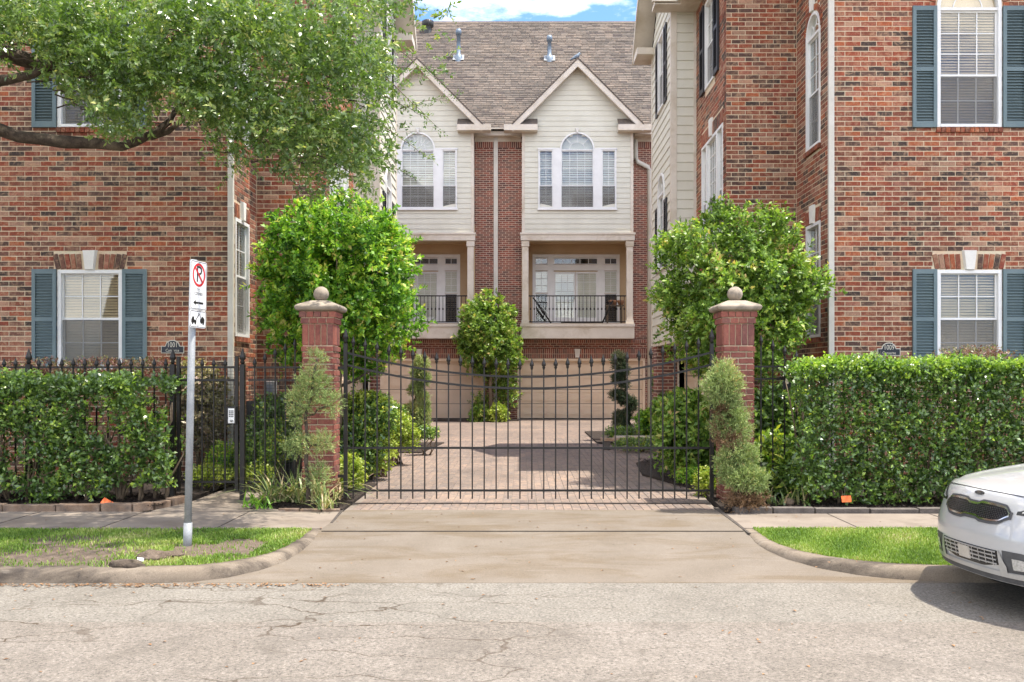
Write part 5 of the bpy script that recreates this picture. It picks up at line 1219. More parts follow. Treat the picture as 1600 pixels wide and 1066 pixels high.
# ================================================================== EDGING, SMALL THINGS ON THE GROUND
def stones(tt, path, z0, z1, wd, mat='edging', gap=.012, jit=.012):
    for (a, b) in path:
        a, b = Vector(a), Vector(b); d = (b-a).normalized(); n_ = Vector((-d.y, d.x)); a2, b2 = a+d*gap/2, b-d*gap/2; zz = z1+random.uniform(-jit, jit); j = lambda: random.uniform(-.008, .008)
        P = [(a2.x+j(), a2.y+j()), (b2.x+j(), b2.y+j()), (b2.x+n_.x*wd+j(), b2.y+n_.y*wd+j()), (a2.x+n_.x*wd+j(), a2.y+n_.y*wd+j())]
        m = MB(); m.slab(P, z0, zz); make('stone' if mat == 'edging' else 'block', m, mat, tt, bevel=.008)
xs_ = [-9.6, -8.8, -7.9, -7.25, -6.5, -5.85, -5.28]
et = thing('stone_edging', 'row of flat brown edging stones in front of the left hedge', 'edging', (-6.5, 11.3, 0))
stones(et, [((xs_[i], 11.22), (xs_[i+1], 11.22)) for i in range(len(xs_)-1)]+[((-5.27, 11.22), (-4.88, 11.22)), ((-4.87, 11.23), (-4.68, 11.42)), ((-4.67, 11.44), (-4.56, 11.68)), ((-4.55, 11.70), (-4.46, 12.0))], -.02, .085, .13)
et = thing('stone_edging', 'dark low edging blocks along the right bed in front of the hedge', 'edging', (5, 11.1, 0))
xs_ = [2.62, 3.1, 3.62, 4.3, 4.9, 5.6, 6.3, 7.0, 7.8, 8.6]
stones(et, [((xs_[i], 11.04), (xs_[i+1], 11.04)) for i in range(len(xs_)-1)], -.02, .065, .12, 'timber')
et = thing('stone_edging', 'short brick edging of the small bed by the left pillar', 'edging', (-2.9, 11.2, 0))
stones(et, [((-3.05, 11.19), (-2.78, 11.19)), ((-2.77, 11.19), (-2.5, 11.19)), ((-2.49, 11.19), (-2.27, 11.2))], -.02, .035, .07)
def card(nm, lb, cat, x, y, z, w_, h_, mat, rot):
    m = MB(); m.add([(-w_/2, 0, 0), (w_/2, 0, 0), (w_/2, .0, h_), (-w_/2, .0, h_), (-w_/2, .006, 0), (w_/2, .006, 0), (w_/2, .006, h_), (-w_/2, .006, h_)], [(0,1,2,3), (7,6,5,4), (0,4,5,1), (1,5,6,2), (2,6,7,3), (3,7,4,0)])
    o = make(nm, m, mat); o.location = (x, y, z); o.rotation_euler = rot; return tag(o, lb, cat)
card('marker_card', 'orange plastic marker lying tilted in the mulch by the left hedge', 'marker', -5.33, 11.46, .04, .13, .09, 'orange', (R(-38), R(32), R(12)))
card('marker_card', 'orange card standing under the right hedge', 'marker', 4.08, 11.24, .11, .12, .08, 'orange', (R(-12), R(-3), R(0)))
x, y, _ = G(219, 878); card('litter', 'crumpled scrap of white paper by the left kerb', 'litter', x, y, .0, .055, .04, 'paper', (R(-30), R(12), R(30)))
def rock(nm, lb, cat, x, y, z, r_, mat, seed, parent=None, flat=.6):
    import bmesh
    bm = bmesh.new(); bmesh.ops.create_icosphere(bm, subdivisions=3, radius=1); rs_ = np.random.default_rng(seed); A = rs_.normal(size=(6, 3))*2.2; ph = rs_.random(6)*6
    for v in bm.verts:
        d = 1+sum(math.sin(A[i].dot(v.co)*1.6+ph[i]) for i in range(6))*.11; v.co = Vector((v.co.x*r_[0]*d, v.co.y*r_[1]*d, v.co.z*r_[2]*d))
    me = bpy.data.meshes.new(nm); bm.to_mesh(me); bm.free(); me.materials.append(M[mat]); me.polygons.foreach_set('use_smooth', [True]*len(me.polygons))
    o = bpy.data.objects.new(nm, me); COL.objects.link(o); o.location = (x, y, z); return tag(o, lb, cat)
for (u, v, r_, lb) in ((195, 884, (.17, .09, .05), 'dark clod of earth on the left kerb beside the paper scrap'), (238, 872, (.12, .1, .06), 'brown clod of earth right of the paper scrap'), (262, 868, (.16, .10, .03), 'low heap of loose soil nearest the sign pole')):
    x, y, _ = G(u, v); rock('soil_clod', lb, 'soil clod', x, y, .01, r_, 'bark' if u < 200 else 'soil', int(u))
m = MB(); x, y, _ = G(1236, 795); m.tube([(x-.05, y-.0, .07), (x+.06, y+.16, .07)], .055, 14); tag(make('cut_log', m, 'twig'), 'short cut log end lying on the right bed edge', 'log')
# long planks lying on bricks across the right courtyard bed
t = thing('lumber', 'two long planks resting on stones across the right courtyard bed', 'plank', (GX(1010, 20.5), 20.5, 0))
Y_ = 20.6; m = MB(); m.box(GX(938, Y_), GX(1120, Y_), Y_-.06, Y_+.06, GZ(689, Y_), GZ(684.5, Y_)); make('plank', m, 'plank', t)
m = MB(); m.box(GX(960, Y_), GX(1115, Y_), Y_+.07, Y_+.18, GZ(686, Y_), GZ(683, Y_)+.02); make('plank', m, 'trim', t)
for u in (948, 1060): m = MB(); m.box(GX(u, Y_)-.08, GX(u, Y_)+.08, Y_-.05, Y_+.15, 0.01, GZ(689.3, Y_)); make('block', m, 'timber', t, bevel=.01)
# meter box and AC unit in the left side garden
t = thing('utility_meter', 'grey utility box on the brick wall above the AC unit', 'utility box', (GX(422, 15.8), 15.8, 1.3)); X = GX(422, 15.8)
m = MB(); m.box(X-.10, X+.10, 15.76, 15.89, GZ(616, 15.8), GZ(596, 15.8)); make('box', m, 'galv', t, bevel=.01); m = MB(); m.box(X-.05, X+.05, 15.745, 15.76, GZ(612, 15.8), GZ(601, 15.8)); make('cover', m, 'blue_steel', t)
m = MB(); m.tube([(X, 15.84, GZ(616, 15.8)), (X, 15.84, .9)], .02, 8); make('conduit', m, 'galv', t)
t = thing('air_conditioner', 'dark air conditioner cabinet behind the left iron fence', 'air conditioner', (GX(430, 14.9), 14.9, 0)); X = GX(430, 14.9)
m = MB(); m.box(X-.38, X+.38, 14.55, 15.25, .06, 1.29); make('cabinet', m, 'ac', t, bevel=.02)
for i in range(14): m = MB(); m.box(X-.34, X+.34, 14.535, 14.549, .14+i*.08, .18+i*.08); make('louvre', m, 'black', t)
m = MB(); m.box(X-.42, X+.42, 14.5, 15.3, .0, .058); make('base_pad', m, 'sidewalk', t)
# fallen leaves
gl_ = np.random.default_rng(5); nlf = 240; P = np.stack([gl_.uniform(-6, 5, nlf), gl_.uniform(5.2, 11, nlf), np.zeros(nlf)], 1); P[:, 2] = [apron_z(y)+.006 if -2 < x < 2.3 else (-.112 if y < 7.8 else .004) for x, y in P[:, :2]]
P2 = np.stack([gl_.uniform(-5, -1.5, 420), 7.78-np.abs(gl_.normal(0, .06, 420)), np.full(420, -.112)], 1); P = np.concatenate([P, P2]); D = gl_.normal(size=P.shape)*[1,1,.05]
o = leaf_mesh('fallen_leaf', P, D, np.tile([0., .1, 1.], (len(P), 1)), gl_.uniform(.02, .05, len(P)), gl_.uniform(.01, .025, len(P)), 'leaf_dead', None); tag(o, 'scattered small dead leaves and crumbs on road and driveway', 'fallen leaves', kind='stuff')

# ================================================================== VEGETATION
def stem_mesh(name, parent, paths, mat='twig'):
    m = MB()
    for pts, rad in paths: m.tube(pts, rad, 7)
    return make(name, m, mat, parent)
def wig(p, q, n=6, a=.06, seed=0):
    r = random.Random(seed); return [tuple(p[k]+(q[k]-p[k])*i/n+(r.uniform(-a, a) if 0 < i < n else 0) for k in range(3)) for i in range(n+1)]
# --- clipped trees
def ball_tree(label, cx, cy, cz, rx, ry, rz, n, mat, L_, W_, seed, trunk, shape=2.3, drop=.5, loc_z=0, amp=.10, extra=None, length=.12, tufts=230):
    t = thing('clipped_tree', label, 'tree', (trunk[0], trunk[1], 0))
    m = MB(); top_ = (cx, cy, cz-rz*.25); m.tube(wig((trunk[0], trunk[1], 0), top_, 7, .03, seed), [.075, .065, .06, .06, .055, .05, .045, .04], 9); make('trunk', m, 'twig', t)
    m = MB()
    for i in range(12):
        r = random.Random(seed*31+i); a_ = i*2.4; st = (trunk[0]+(cx-trunk[0])*.8, trunk[1]+(cy-trunk[1])*.8, cz-rz*(.9-.04*i)); e_ = (cx+math.cos(a_)*rx*.75, cy+math.sin(a_)*ry*.75, cz+rz*r.uniform(-.5, .6)); m.tube(wig(st, e_, 5, .06, seed+i), [.035, .03, .024, .018, .012, .007], 6)
    make('branch', m, 'twig', t)
    crown('crown', t, mat, (cx, cy, cz), (rx, ry, rz), n, L_, W_, 9, seed, .55, amp, 3, length, shape, drop, tufts=tufts)
    if extra: extra(t)
    return t
ball_tree('big bright green clipped tree rising behind the left gate pillar', -2.86, 14.25, 3.10, 1.12, 1.0, 1.30, 5600, 'fig_leaf', .085, .042, 21, (-2.95, 14.3), 2.6, .8, amp=.13,
          extra=lambda t: stem_mesh('low_branch', t, [(wig((-2.95, 14.3, 1.5), (-2.2, 14.1, 1.86), 5, .02, 3), [.03, .026, .022, .018, .014, .01])], 'bark'))
ball_tree('mid green clipped tree rising behind the right gate pillar', 3.34, 14.2, 3.02, 1.18, .95, 1.26, 5000, 'fig_leaf2', .08, .04, 33, (3.7, 14.25), 2.3, 1, amp=.14)
ball_tree('smaller round vine-clad tree against the rear brick pier between garages', GX(765, 33.6), 33.7, GZ(522, 33.6), 1.08, .8, 1.45, 1900, 'fig_leaf2', .14, .07, 45, (GX(768, 33.8), 33.8), 2.2, 1, amp=.16, length=.2)
t = thing('climbing_vine', 'leafy vine climbing the rear pier under the small round tree', 'vine', (GX(785, 34), 34.2, 0))
for k, (u, v, r_, n_) in enumerate(((783, 590, (.42, .3, .55), 260), (795, 620, (.28, .25, .5), 90), (752, 640, (.25, .3, .5), 120))): crown('foliage', t, 'fig_leaf2', (GX(u, 34), 34.2, GZ(v, 34)), r_, n_, .12, .055, 8, 60+k, .6, .25, 3, .3)
stem_mesh('stem', t, [(wig((GX(778+i*4, 34), 34.3, 0), (GX(774+i*5, 34), 34.4, 2.2), 8, .08, i), .02) for i in range(4)])
# --- hedges
def hedge(label, x0, x1, y0, y1, z0, z1, n, seed, gaps=None, L_=.058, stems=14, tips=500):
    t = thing('hedge', label, 'hedge', ((x0+x1)/2, (y0+y1)/2, 0))
    keep = None
    if gaps is not None:
        def keep(P, g):
            f = np.sin(P[:,0]*3.3+1.2)*np.sin(P[:,2]*4.1+P[:,0]*1.7+.6)+.5*np.sin(P[:,0]*7.9+P[:,2]*6.3)
            low = z0+.12+.14*np.sin(P[:,0]*3.1+seed)+.1*np.sin(P[:,0]*8.3)
            return (g.random(len(P)) > gaps*(f > .55)) & (P[:,2] > low)
    box_foliage('foliage', t, 'hedge_leaf', x0, x1, y0, y1, z0, z1, n, L_, L_*.55, 8, seed, .07, .13, keep)
    box_foliage('fresh_tips', t, 'hedge_tip', x0, x1, y0+.02, y1, z1-.12 if gaps is None else z0+.5, z1+.02, tips, L_*.9, L_*.48, 7, seed+1, .07, .11, None, .10)
    P = []
    for i in range(stems):
        r = random.Random(seed*7+i); x = x0+(x1-x0)*(i+.5)/stems+r.uniform(-.08, .08); y = y0+r.uniform(.15, .4)
        for j in range(3): P.append((wig((x, y, 0), (x+r.uniform(-.35, .35), y+r.uniform(-.2, .25), r.uniform(.8, z1-.2)), 6, .04, i*5+j), [.022, .019, .016, .013, .010, .008, .005]))
    for i in range(stems*3):
        r = random.Random(seed*11+i); x = r.uniform(x0, x1); z = r.uniform(z0+.2, z1-.2); P.append((wig((x, y0+.12, z), (x+r.uniform(-.3, .3), y0-.03, z+r.uniform(-.15, .22)), 4, .03, i), [.007, .006, .005, .004, .003]))
    stem_mesh('stem', t, P); return t
hedge('left green hedge with woody gaps in front of the iron fence', -9.4, -4.60, 11.62, 12.55, .02, 1.64, 5200, 5, .92, .062, 26, 230)
hedge('tall dense right hedge with bright green clipped top', 3.52, 8.2, 11.42, 12.5, .06, 1.84, 7600, 8, None, .056, 20, 1500)
# --- oak over the left side
ot = thing('oak_tree', 'live oak reaching over the left house from outside the frame', 'tree', (-9.3, 8.9, 0))
def Q(u, v, Y): return (GX(u, Y), Y, GZ(v, Y))
TR = (-9.3, 8.9)
m = MB(); m.tube([(TR[0], TR[1], -.1), (TR[0]+.05, TR[1], .5), (TR[0]+.1, TR[1]+.05, 1.6), (TR[0]+.25, TR[1]+.1, 2.8), (TR[0]+.5, TR[1]+.2, 3.8)], [.5, .36, .31, .30, .27], 16); make('trunk', m, 'bark', ot)
limb = lambda pts, rad, nm='limb': (lambda mm: (mm.tube(pts, rad, 10), make(nm, mm, 'bark', ot)))(MB())
limb([(TR[0]+.2, TR[1]+.1, 2.9), Q(-160, 175, 9.6), Q(-60, 190, 10.1), Q(0, 203, 10.4), Q(30, 214, 10.45), Q(60, 217, 10.5), Q(100, 222, 10.5), Q(150, 224, 10.55), Q(190, 229, 10.6), Q(212, 222, 10.6), Q(240, 208, 10.7), Q(262, 192, 10.8), Q(275, 172, 10.9), Q(300, 150, 11)], [.17, .14, .10, .075, .070, .068, .075, .064, .055, .05, .045, .038, .03, .02])
limb([Q(235, 214, 10.7), Q(262, 206, 10.8), Q(288, 186, 10.8), Q(300, 160, 10.9), Q(330, 140, 11)], [.045, .035, .025, .018, .01])
limb([(TR[0]+.4, TR[1]+.2, 3.6), Q(-140, 150, 9.6), Q(-40, 132, 10), Q(15, 124, 10.1), Q(50, 117, 10.1), Q(95, 90, 10.2), Q(140, 60, 10.4), Q(200, 0, 10.6)], [.16, .12, .08, .055, .045, .04, .03, .02])
limb([(TR[0]+.5, TR[1]+.2, 3.8), Q(-60, 60, 10), Q(60, 100, 10.5), Q(150, 118, 10.8), Q(190, 121, 10.8), Q(250, 121, 10.9), Q(305, 117, 11), Q(345, 98, 11), Q(400, 70, 11.1), Q(480, 40, 11.3), Q(540, 50, 11.4)], [.16, .12, .09, .065, .06, .055, .045, .04, .03, .022, .01])
limb([(TR[0]+.5, TR[1]+.2, 3.8), Q(-80, -60, 9.6), Q(60, -120, 9.8), Q(220, -150, 10.2), Q(400, -160, 10.6), Q(560, -100, 10.8)], [.2, .16, .12, .09, .05, .02])
limb([Q(345, 98, 11), Q(385, 140, 11.1), Q(425, 170, 11.2), Q(470, 200, 11.3), Q(510, 250, 11.3)], [.035, .028, .02, .014, .008])
limb([(TR[0]+.5, TR[1]+.2, 3.8), (-9, 8.2, 5.6), (-8.4, 7.8, 7.4), (-7.6, 7.6, 8.6)], [.24, .18, .12, .05])
# lower outline of the foliage, by picture column at a depth of about 10.8 m (X) -> lowest height
LU = np.array([-400,-200,-60,0,40,75,100,125,150,170,205,235,258,285,320,350,385,430,470,505,540,575,600,625,650,690,720])
LV = np.array([60,80,95,100,112,120,150,165,190,205,205,190,140,175,225,245,262,262,300,302,296,285,255,215,175,125,60])
gO = np.random.default_rng(77)
def oak_fol(nm, n, ulo, uhi, vlo, Ylo, Yhi, seed, thin=1.0):
    g_ = np.random.default_rng(seed); u = g_.uniform(ulo, uhi, n); Y = g_.uniform(Ylo, Yhi, n)
    lim = np.interp(u, LU, LV)+g_.normal(0, 10, n)
    v = lim-np.abs(g_.random(n))**.9*(lim-vlo)
    # clump and gap structure
    c = np.sin(u*.043+v*.021+seed)+np.sin(u*.019-v*.047+2)+.8*np.sin(u*.083+v*.071+Y*1.7)+.5*np.sin(u*.15-v*.11+Y*3)
    keep = (g_.random(n) < np.clip(.56+.52*c, .05, 1)*thin)
    # thinner towards the ragged lower and right edges
    ed = np.clip((lim-v)/70, 0, 1); keep &= g_.random(n) < .62+.38*ed
    keep &= ~((u > 540) & (g_.random(n) > np.clip(1-(u-540)/110, .05, 1)))
    keep &= ~((u > 55) & (u < 95) & (v > 135) & (g_.random(n) > .25))
    u, v, Y = u[keep], v[keep], Y[keep]
    P = np.stack([(u-UX)*Y/FX, Y, CZ-(v-VH)*Y/FX], 1)
    Dr = g_.normal(0, .55, P.shape)+np.array([.35, -.1, -.25])
    a = sprigs(P, Dr, 13, .20, .066, .028, 1.0, g_)
    return leaf_mesh(nm, *a[:5], 'oak_leaf', ot, a[5])
oak_fol('foliage', 10500, -260, 700, -20, 9.3, 13.2, 1)
oak_fol('foliage', 5200, 60, 600, 0, 9.2, 10.6, 4)
# the part of the crown above and beside the frame (it throws the dappled shade)
n = 4200; P = np.stack([gO.uniform(-12, -1.2, n), gO.uniform(6.0, 9.6, n), gO.uniform(5.5, 7.8, n)], 1)
c = np.sin(P[:,0]*1.9)+np.sin(P[:,1]*2.3+1)+np.sin(P[:,2]*2.9+P[:,0]); keep = (c > .55) & (P[:,2]+.25*(P[:,0]+1.8) < 8.6) & (P[:,2] > 5.5+.02*(P[:,0]+2)) & (P[:,0] < -1.4+.35*(P[:,1]-9))
P = P[keep]; a = sprigs(P, gO.normal(0, .7, P.shape)+[.2, 0, .1], 10, .22, .06, .028, 1.0, gO); leaf_mesh('foliage', *a[:5], 'oak_leaf', ot, a[5])
# hanging sprays on the right edge, each a twig with its leaves
sp = []; tw = []
for (u0, v0, u1, v1) in ((610, 70, 690, 128), (615, 105, 668, 110), (600, 120, 685, 200), (600, 150, 662, 182), (590, 190, 670, 245), (560, 230, 640, 275), (540, 250, 588, 300), (470, 250, 520, 318), (505, 270, 560, 335), (430, 230, 470, 285), (340, 215, 372, 262), (560, 260, 575, 330), (625, 170, 705, 150)):
    Y0_ = 11+gO.uniform(-.4, .5); A_, B_ = np.array(Q(u0, v0, Y0_)), np.array(Q(u1, v1, Y0_+gO.uniform(-.2, .2))); tw.append((wig(tuple(A_), tuple(B_), 6, .015, int(u0)), [.007, .006, .005, .004, .003, .003, .002]))
    for k in range(12): p = A_+(B_-A_)*k/11; sp.append((p, (B_-A_)+gO.normal(0, .25, 3)))
P = np.array([s[0] for s in sp]); Dr = np.array([s[1] for s in sp]); a = sprigs(P, Dr, 8, .14, .05, .019, 1.0, gO); leaf_mesh('hanging_foliage', *a[:5], 'oak_leaf', ot, a[5]); stem_mesh('twig', ot, tw)['kind'] = 'stuff'
tw = []
for i in range(150):
    u = gO.uniform(-50, 600); v = np.interp(u, LU, LV)-gO.uniform(5, 160); Y_ = gO.uniform(9.8, 11.6); L_ = gO.uniform(25, 80); tw.append((wig(Q(u-L_, v-gO.uniform(-10, 30), Y_), Q(u+gO.uniform(0, 20), v, Y_), 5, .025, i), [.010, .008, .007, .005, .004, .003]))
stem_mesh('twig', ot, tw, 'bark')['kind'] = 'stuff'
# --- junipers
def SC(u, v, Y): return (GX(u, Y), Y, GZ(v, Y))
def juniper(label, Y, cl, n, mat, stem_px, seed, L_=.034, wd=.006, name='juniper', depth=1.0):
    x, y, z = SC(stem_px[0][0], stem_px[0][1], Y); t = thing(name, label, 'shrub', (x, Y, 0)); s = Y/FX
    needles('foliage', t, mat, [(SC(u, v, Y+dy), (ru*s, ru*s*depth, rv*s)) for u, v, ru, rv, dy in cl], n, L_, wd, seed)
    P = [SC(u, v, Y) for u, v in stem_px]; stem_mesh('trunk', t, [(P, [.032*(1-.6*i/(len(P)-1)) for i in range(len(P))])], 'bark'); return t
jl = juniper('pom-pom juniper with sparse grey-green tufts in front of the left pillar', 11.45, [(496,562,13,15,0),(488,594,21,22,0),(478,606,20,15,.05),(506,600,12,12,0),(462,624,16,14,.05),(484,628,26,14,0),(518,630,19,18,-.05),(464,648,12,18,0),(478,694,32,15,0),(506,692,17,16,-.05),(460,702,17,13,0),(497,745,18,20,-.05)], 1500, 'juniper', [(480,800),(482,760),(478,720),(481,690),(477,650),(486,620),(490,585),(496,560)], 13)
stem_mesh('branch', jl, [(wig(SC(481, 700, 11.45), SC(510, 690, 11.4), 4, .02, 1), .012), (wig(SC(479, 650, 11.45), SC(516, 632, 11.4), 4, .02, 2), .012), (wig(SC(480, 690, 11.45), SC(455, 700, 11.45), 4, .02, 3), .012), (wig(SC(480, 640, 11.45), SC(458, 625, 11.45), 4, .02, 4), .012)], 'bark')
juniper('spiral-clipped juniper tangled in front of the right pillar', 11.2, [(1131,588,19,22,0),(1122,606,26,21,0),(1142,604,17,21,0),(1128,624,22,14,.05),(1146,648,22,17,0),(1134,662,22,15,.05),(1156,672,15,19,0),(1128,672,14,9,0),(1150,708,24,17,0),(1136,722,19,15,.05),(1168,712,14,17,0),(1160,744,29,21,-.05),(1180,752,19,19,-.05),(1140,742,15,17,0)], 4400, 'juniper', [(1152,795),(1150,760),(1146,720),(1142,690),(1140,650),(1132,610),(1130,570)], 17)
juniper('browned dead inner growth at the foot of the right spiral juniper', 11.3, [(1137,688,18,9,-.12),(1125,668,10,8,-.12),(1165,782,34,14,-.1),(1130,645,12,7,-.1)], 900, 'juniper_br', [(1152,795),(1150,770)], 19, name='dead_juniper_growth')
YS = 23.5
juniper('dark spiral-clipped juniper standing in the right courtyard bed', YS, [(967,565,11,15,0),(974,580,9,10,0),(966,592,9,9,0),(975,600,8,7,0),(966,618,12,8,0),(975,624,9,9,0),(988,632,6,12,0),(978,648,7,8,0),(966,650,6,7,0),(968,660,10,9,0),(978,668,8,8,0)], 4200, 'juniper_dk', [(984,680),(983,660),(985,640),(976,620),(979,600),(971,580),(969,562)], 23, .036, .010)
juniper('grey-green spiral juniper standing in the left courtyard bed', 21.5, [(658,568,11,12,0),(652,582,10,11,0),(662,592,9,11,0),(650,608,12,9,0),(660,622,9,10,0),(645,640,15,10,0),(658,650,14,9,0),(640,652,9,7,0),(655,664,18,7,0),(664,640,6,14,0)], 4200, 'juniper', [(648,675),(650,650),(645,630),(655,610),(650,590),(656,565)], 29, .034, .010)
# --- shrubs behind the gate and fences
def shrub(label, cl, n, mat, L_, W_, seed, nm='shrub', amp=.14, length=.14, shape=2.4, inner=.6, cat='shrub'):
    (u, v, ru, rv, Y) = cl[0]; t = thing(nm, label, cat, (GX(u, Y), Y, 0))
    tot = sum(c[2]*c[3] for c in cl)
    for k, (u, v, ru, rv, Y) in enumerate(cl): s = Y/FX; crown('foliage', t, mat, SC(u, v, Y), (ru*s, ru*s*.8, rv*s), int(n*ru*rv/tot), L_, W_, 8, seed+k, inner, amp, 3, length, shape)
    x = GX(cl[0][0], cl[0][4]); P = []
    for i in range(6): P.append((wig((x+random.uniform(-.1, .1), cl[0][4], 0), (x+random.uniform(-.35, .35), cl[0][4]+random.uniform(-.2, .2), max(.12, GZ(cl[0][1], cl[0][4]))), 4, .03, i+seed), [.016, .013, .01, .008, .005]))
    stem_mesh('stem', t, P); return t
shrub('blocky dark and yellow-tipped shrub just behind the left side of the gate', [(572,658,36,30,14.6),(560,700,30,38,14.4),(590,650,18,26,14.9)], 1900, 'hedge_leaf', .07, .038, 101)
shrub('fresh yellow-green growth on the block shrub behind the gate', [(598,655,12,28,15.0),(570,630,30,8,14.5),(590,705,20,26,14.6)], 420, 'yellow_leaf', .065, .035, 104, 'shrub_growth')
shrub('small bright bush at the inner foot of the left pillar', [(545,742,15,20,13.0)], 330, 'yellow_leaf', .05, .026, 107)
shrub('yellow-green low bush in the left courtyard bed', [(622,672,18,18,17.2),(636,682,12,14,17.0)], 480, 'yellow_leaf', .06, .032, 109)
shrub('small round green bush behind the yellow-green bush', [(615,650,12,11,17.9)], 260, 'fig_leaf2', .055, .03, 112)
shrub('flat clipped green mound at the foot of the left spiral juniper', [(665,677,17,6,19.2)], 260, 'hedge_leaf', .05, .026, 114, length=.08)
shrub('large glossy shrub just behind the right side of the gate', [(1078,668,38,44,14.6),(1062,690,28,38,14.4),(1098,690,24,42,14.3),(1048,650,20,24,15.2)], 1700, 'fig_leaf2', .10, .046, 116, length=.18)
shrub('bright feathery ground cover at the foot of the right glossy shrub', [(1085,746,26,11,13.9)], 500, 'fig_leaf', .045, .02, 121, length=.08)
shrub('yellow tuft against the inner foot of the right pillar', [(1103,757,9,14,12.7)], 150, 'yellow_leaf', .045, .022, 123)
shrub('light green shrub behind the spiral juniper in the right bed', [(1025,665,22,18,21.5),(1012,660,14,13,22)], 520, 'fig_leaf', .09, .045, 125)
shrub('dark clipped mound under the dark spiral juniper', [(972,678,24,8,22.4)], 420, 'hedge_leaf', .05, .026, 127, length=.08)
shrub('dark low hedge strip below the planks', [(1000,694,38,6,20.0)], 420, 'hedge_leaf', .045, .024, 129, length=.08)
shrub('dark ivy column against the brick beyond the right courtyard', [(1042,600,14,38,24)], 420, 'hedge_leaf', .10, .05, 131)
shrub('small green plants at the foot of the rear pier, left clump', [(748,650,10,12,33.2)], 200, 'fig_leaf2', .11, .05, 133); shrub('light green plants at the foot of the rear pier, right clump', [(778,648,11,14,33.1)], 220, 'yellow_leaf', .11, .05, 135)
shrub('round bright bush behind the pedestrian gate', [(350,722,17,18,13.6)], 420, 'fig_leaf', .05, .028, 137)
shrub('low yellow-green edging plants behind the pedestrian gate', [(330,742,34,8,13.2),(400,740,24,8,13.1)], 460, 'yellow_leaf', .045, .024, 139, length=.08)
shrub('dark shrub in front of the AC unit behind the fence', [(432,672,34,44,13.9),(410,705,24,28,13.6)], 1000, 'hedge_leaf', .075, .04, 141)
shrub('medium green shrub behind the fence right of the pedestrian gate', [(400,712,20,16,13.3)], 260, 'fig_leaf2', .06, .03, 144)
shrub('pale reddish shrub espaliered on the wall behind the pedestrian gate', [(318,640,30,58,14.1),(300,600,22,30,14.1)], 900, 'sick_leaf', .07, .04, 146)
shrub('dark shrub with large leaves behind the right iron fence', [(1205,658,34,42,13.6),(1235,650,26,44,13.4)], 1000, 'hedge_leaf', .085, .045, 148)
shrub('reddish loropetalum hedge showing over the left hedge', [(60,582,48,14,13.2),(150,580,52,14,13.2),(230,582,46,14,13.2)], 900, 'pink_leaf', .04, .024, 150, nm='low_hedge', length=.1)
shrub('pink-tipped plants peeping over the right hedge below the window', [(1520,562,60,12,13.0)], 300, 'pink_leaf', .04, .024, 153, nm='low_hedge', length=.1)
def straps(label, spots, mat, n, ln, wd, seed, arch=1.0, cat='plant', nm='strap_leaf_plant'):
    t = thing(nm, label, cat, (spots[0][0], spots[0][1], 0))
    for k, (x, y) in enumerate(spots): strap_clump('leaf_clump', t, mat, x, y, .03, n, ln, wd, seed+k, arch)
    return t
gg = lambda u, v: G(u, v)[:2]
straps('long strap-leaved lily clump at the foot of the left pillar', [gg(470, 790), gg(500, 790), gg(450, 788), gg(520, 785), gg(425, 790)], 'strap', 40, .66, .026, 1)
straps('dry straw-coloured tuft nearest the driveway by the left pillar', [gg(505, 800), gg(515, 797)], 'strap', 26, .3, .016, 9)
straps('low green strap leaves left of the left pillar bed', [gg(400, 792), gg(385, 797), gg(412, 800)], 'lush_leaf', 16, .28, .022, 15)
straps('pale sparse lily leaves at the foot of the right hedge', [gg(1215, 795), gg(1245, 793), gg(1200, 792)], 'strap', 12, .38, .026, 21, .6)
straps('lone pale strap plant under the right hedge right of the orange card', [gg(1395, 785)], 'strap', 9, .28, .028, 24)
straps('bright arching tall grass behind the right iron fence', [(3.3, 12.5), (3.55, 12.55), (3.8, 12.5), (3.45, 12.75), (3.7, 12.8), (4.0, 12.7)], 'lush_leaf', 62, 1.0, .034, 31, .9)
straps('grassy tuft seen through the left hedge gap', [gg(57, 770), gg(48, 772)], 'lush_leaf', 26, .5, .012, 41)
shrub('large-leaved dark lily patch at the foot of the bright grass', [(1215,725,34,34,12.6),(1238,745,22,24,12.2)], 620, 'hedge_leaf', .13, .04, 156)
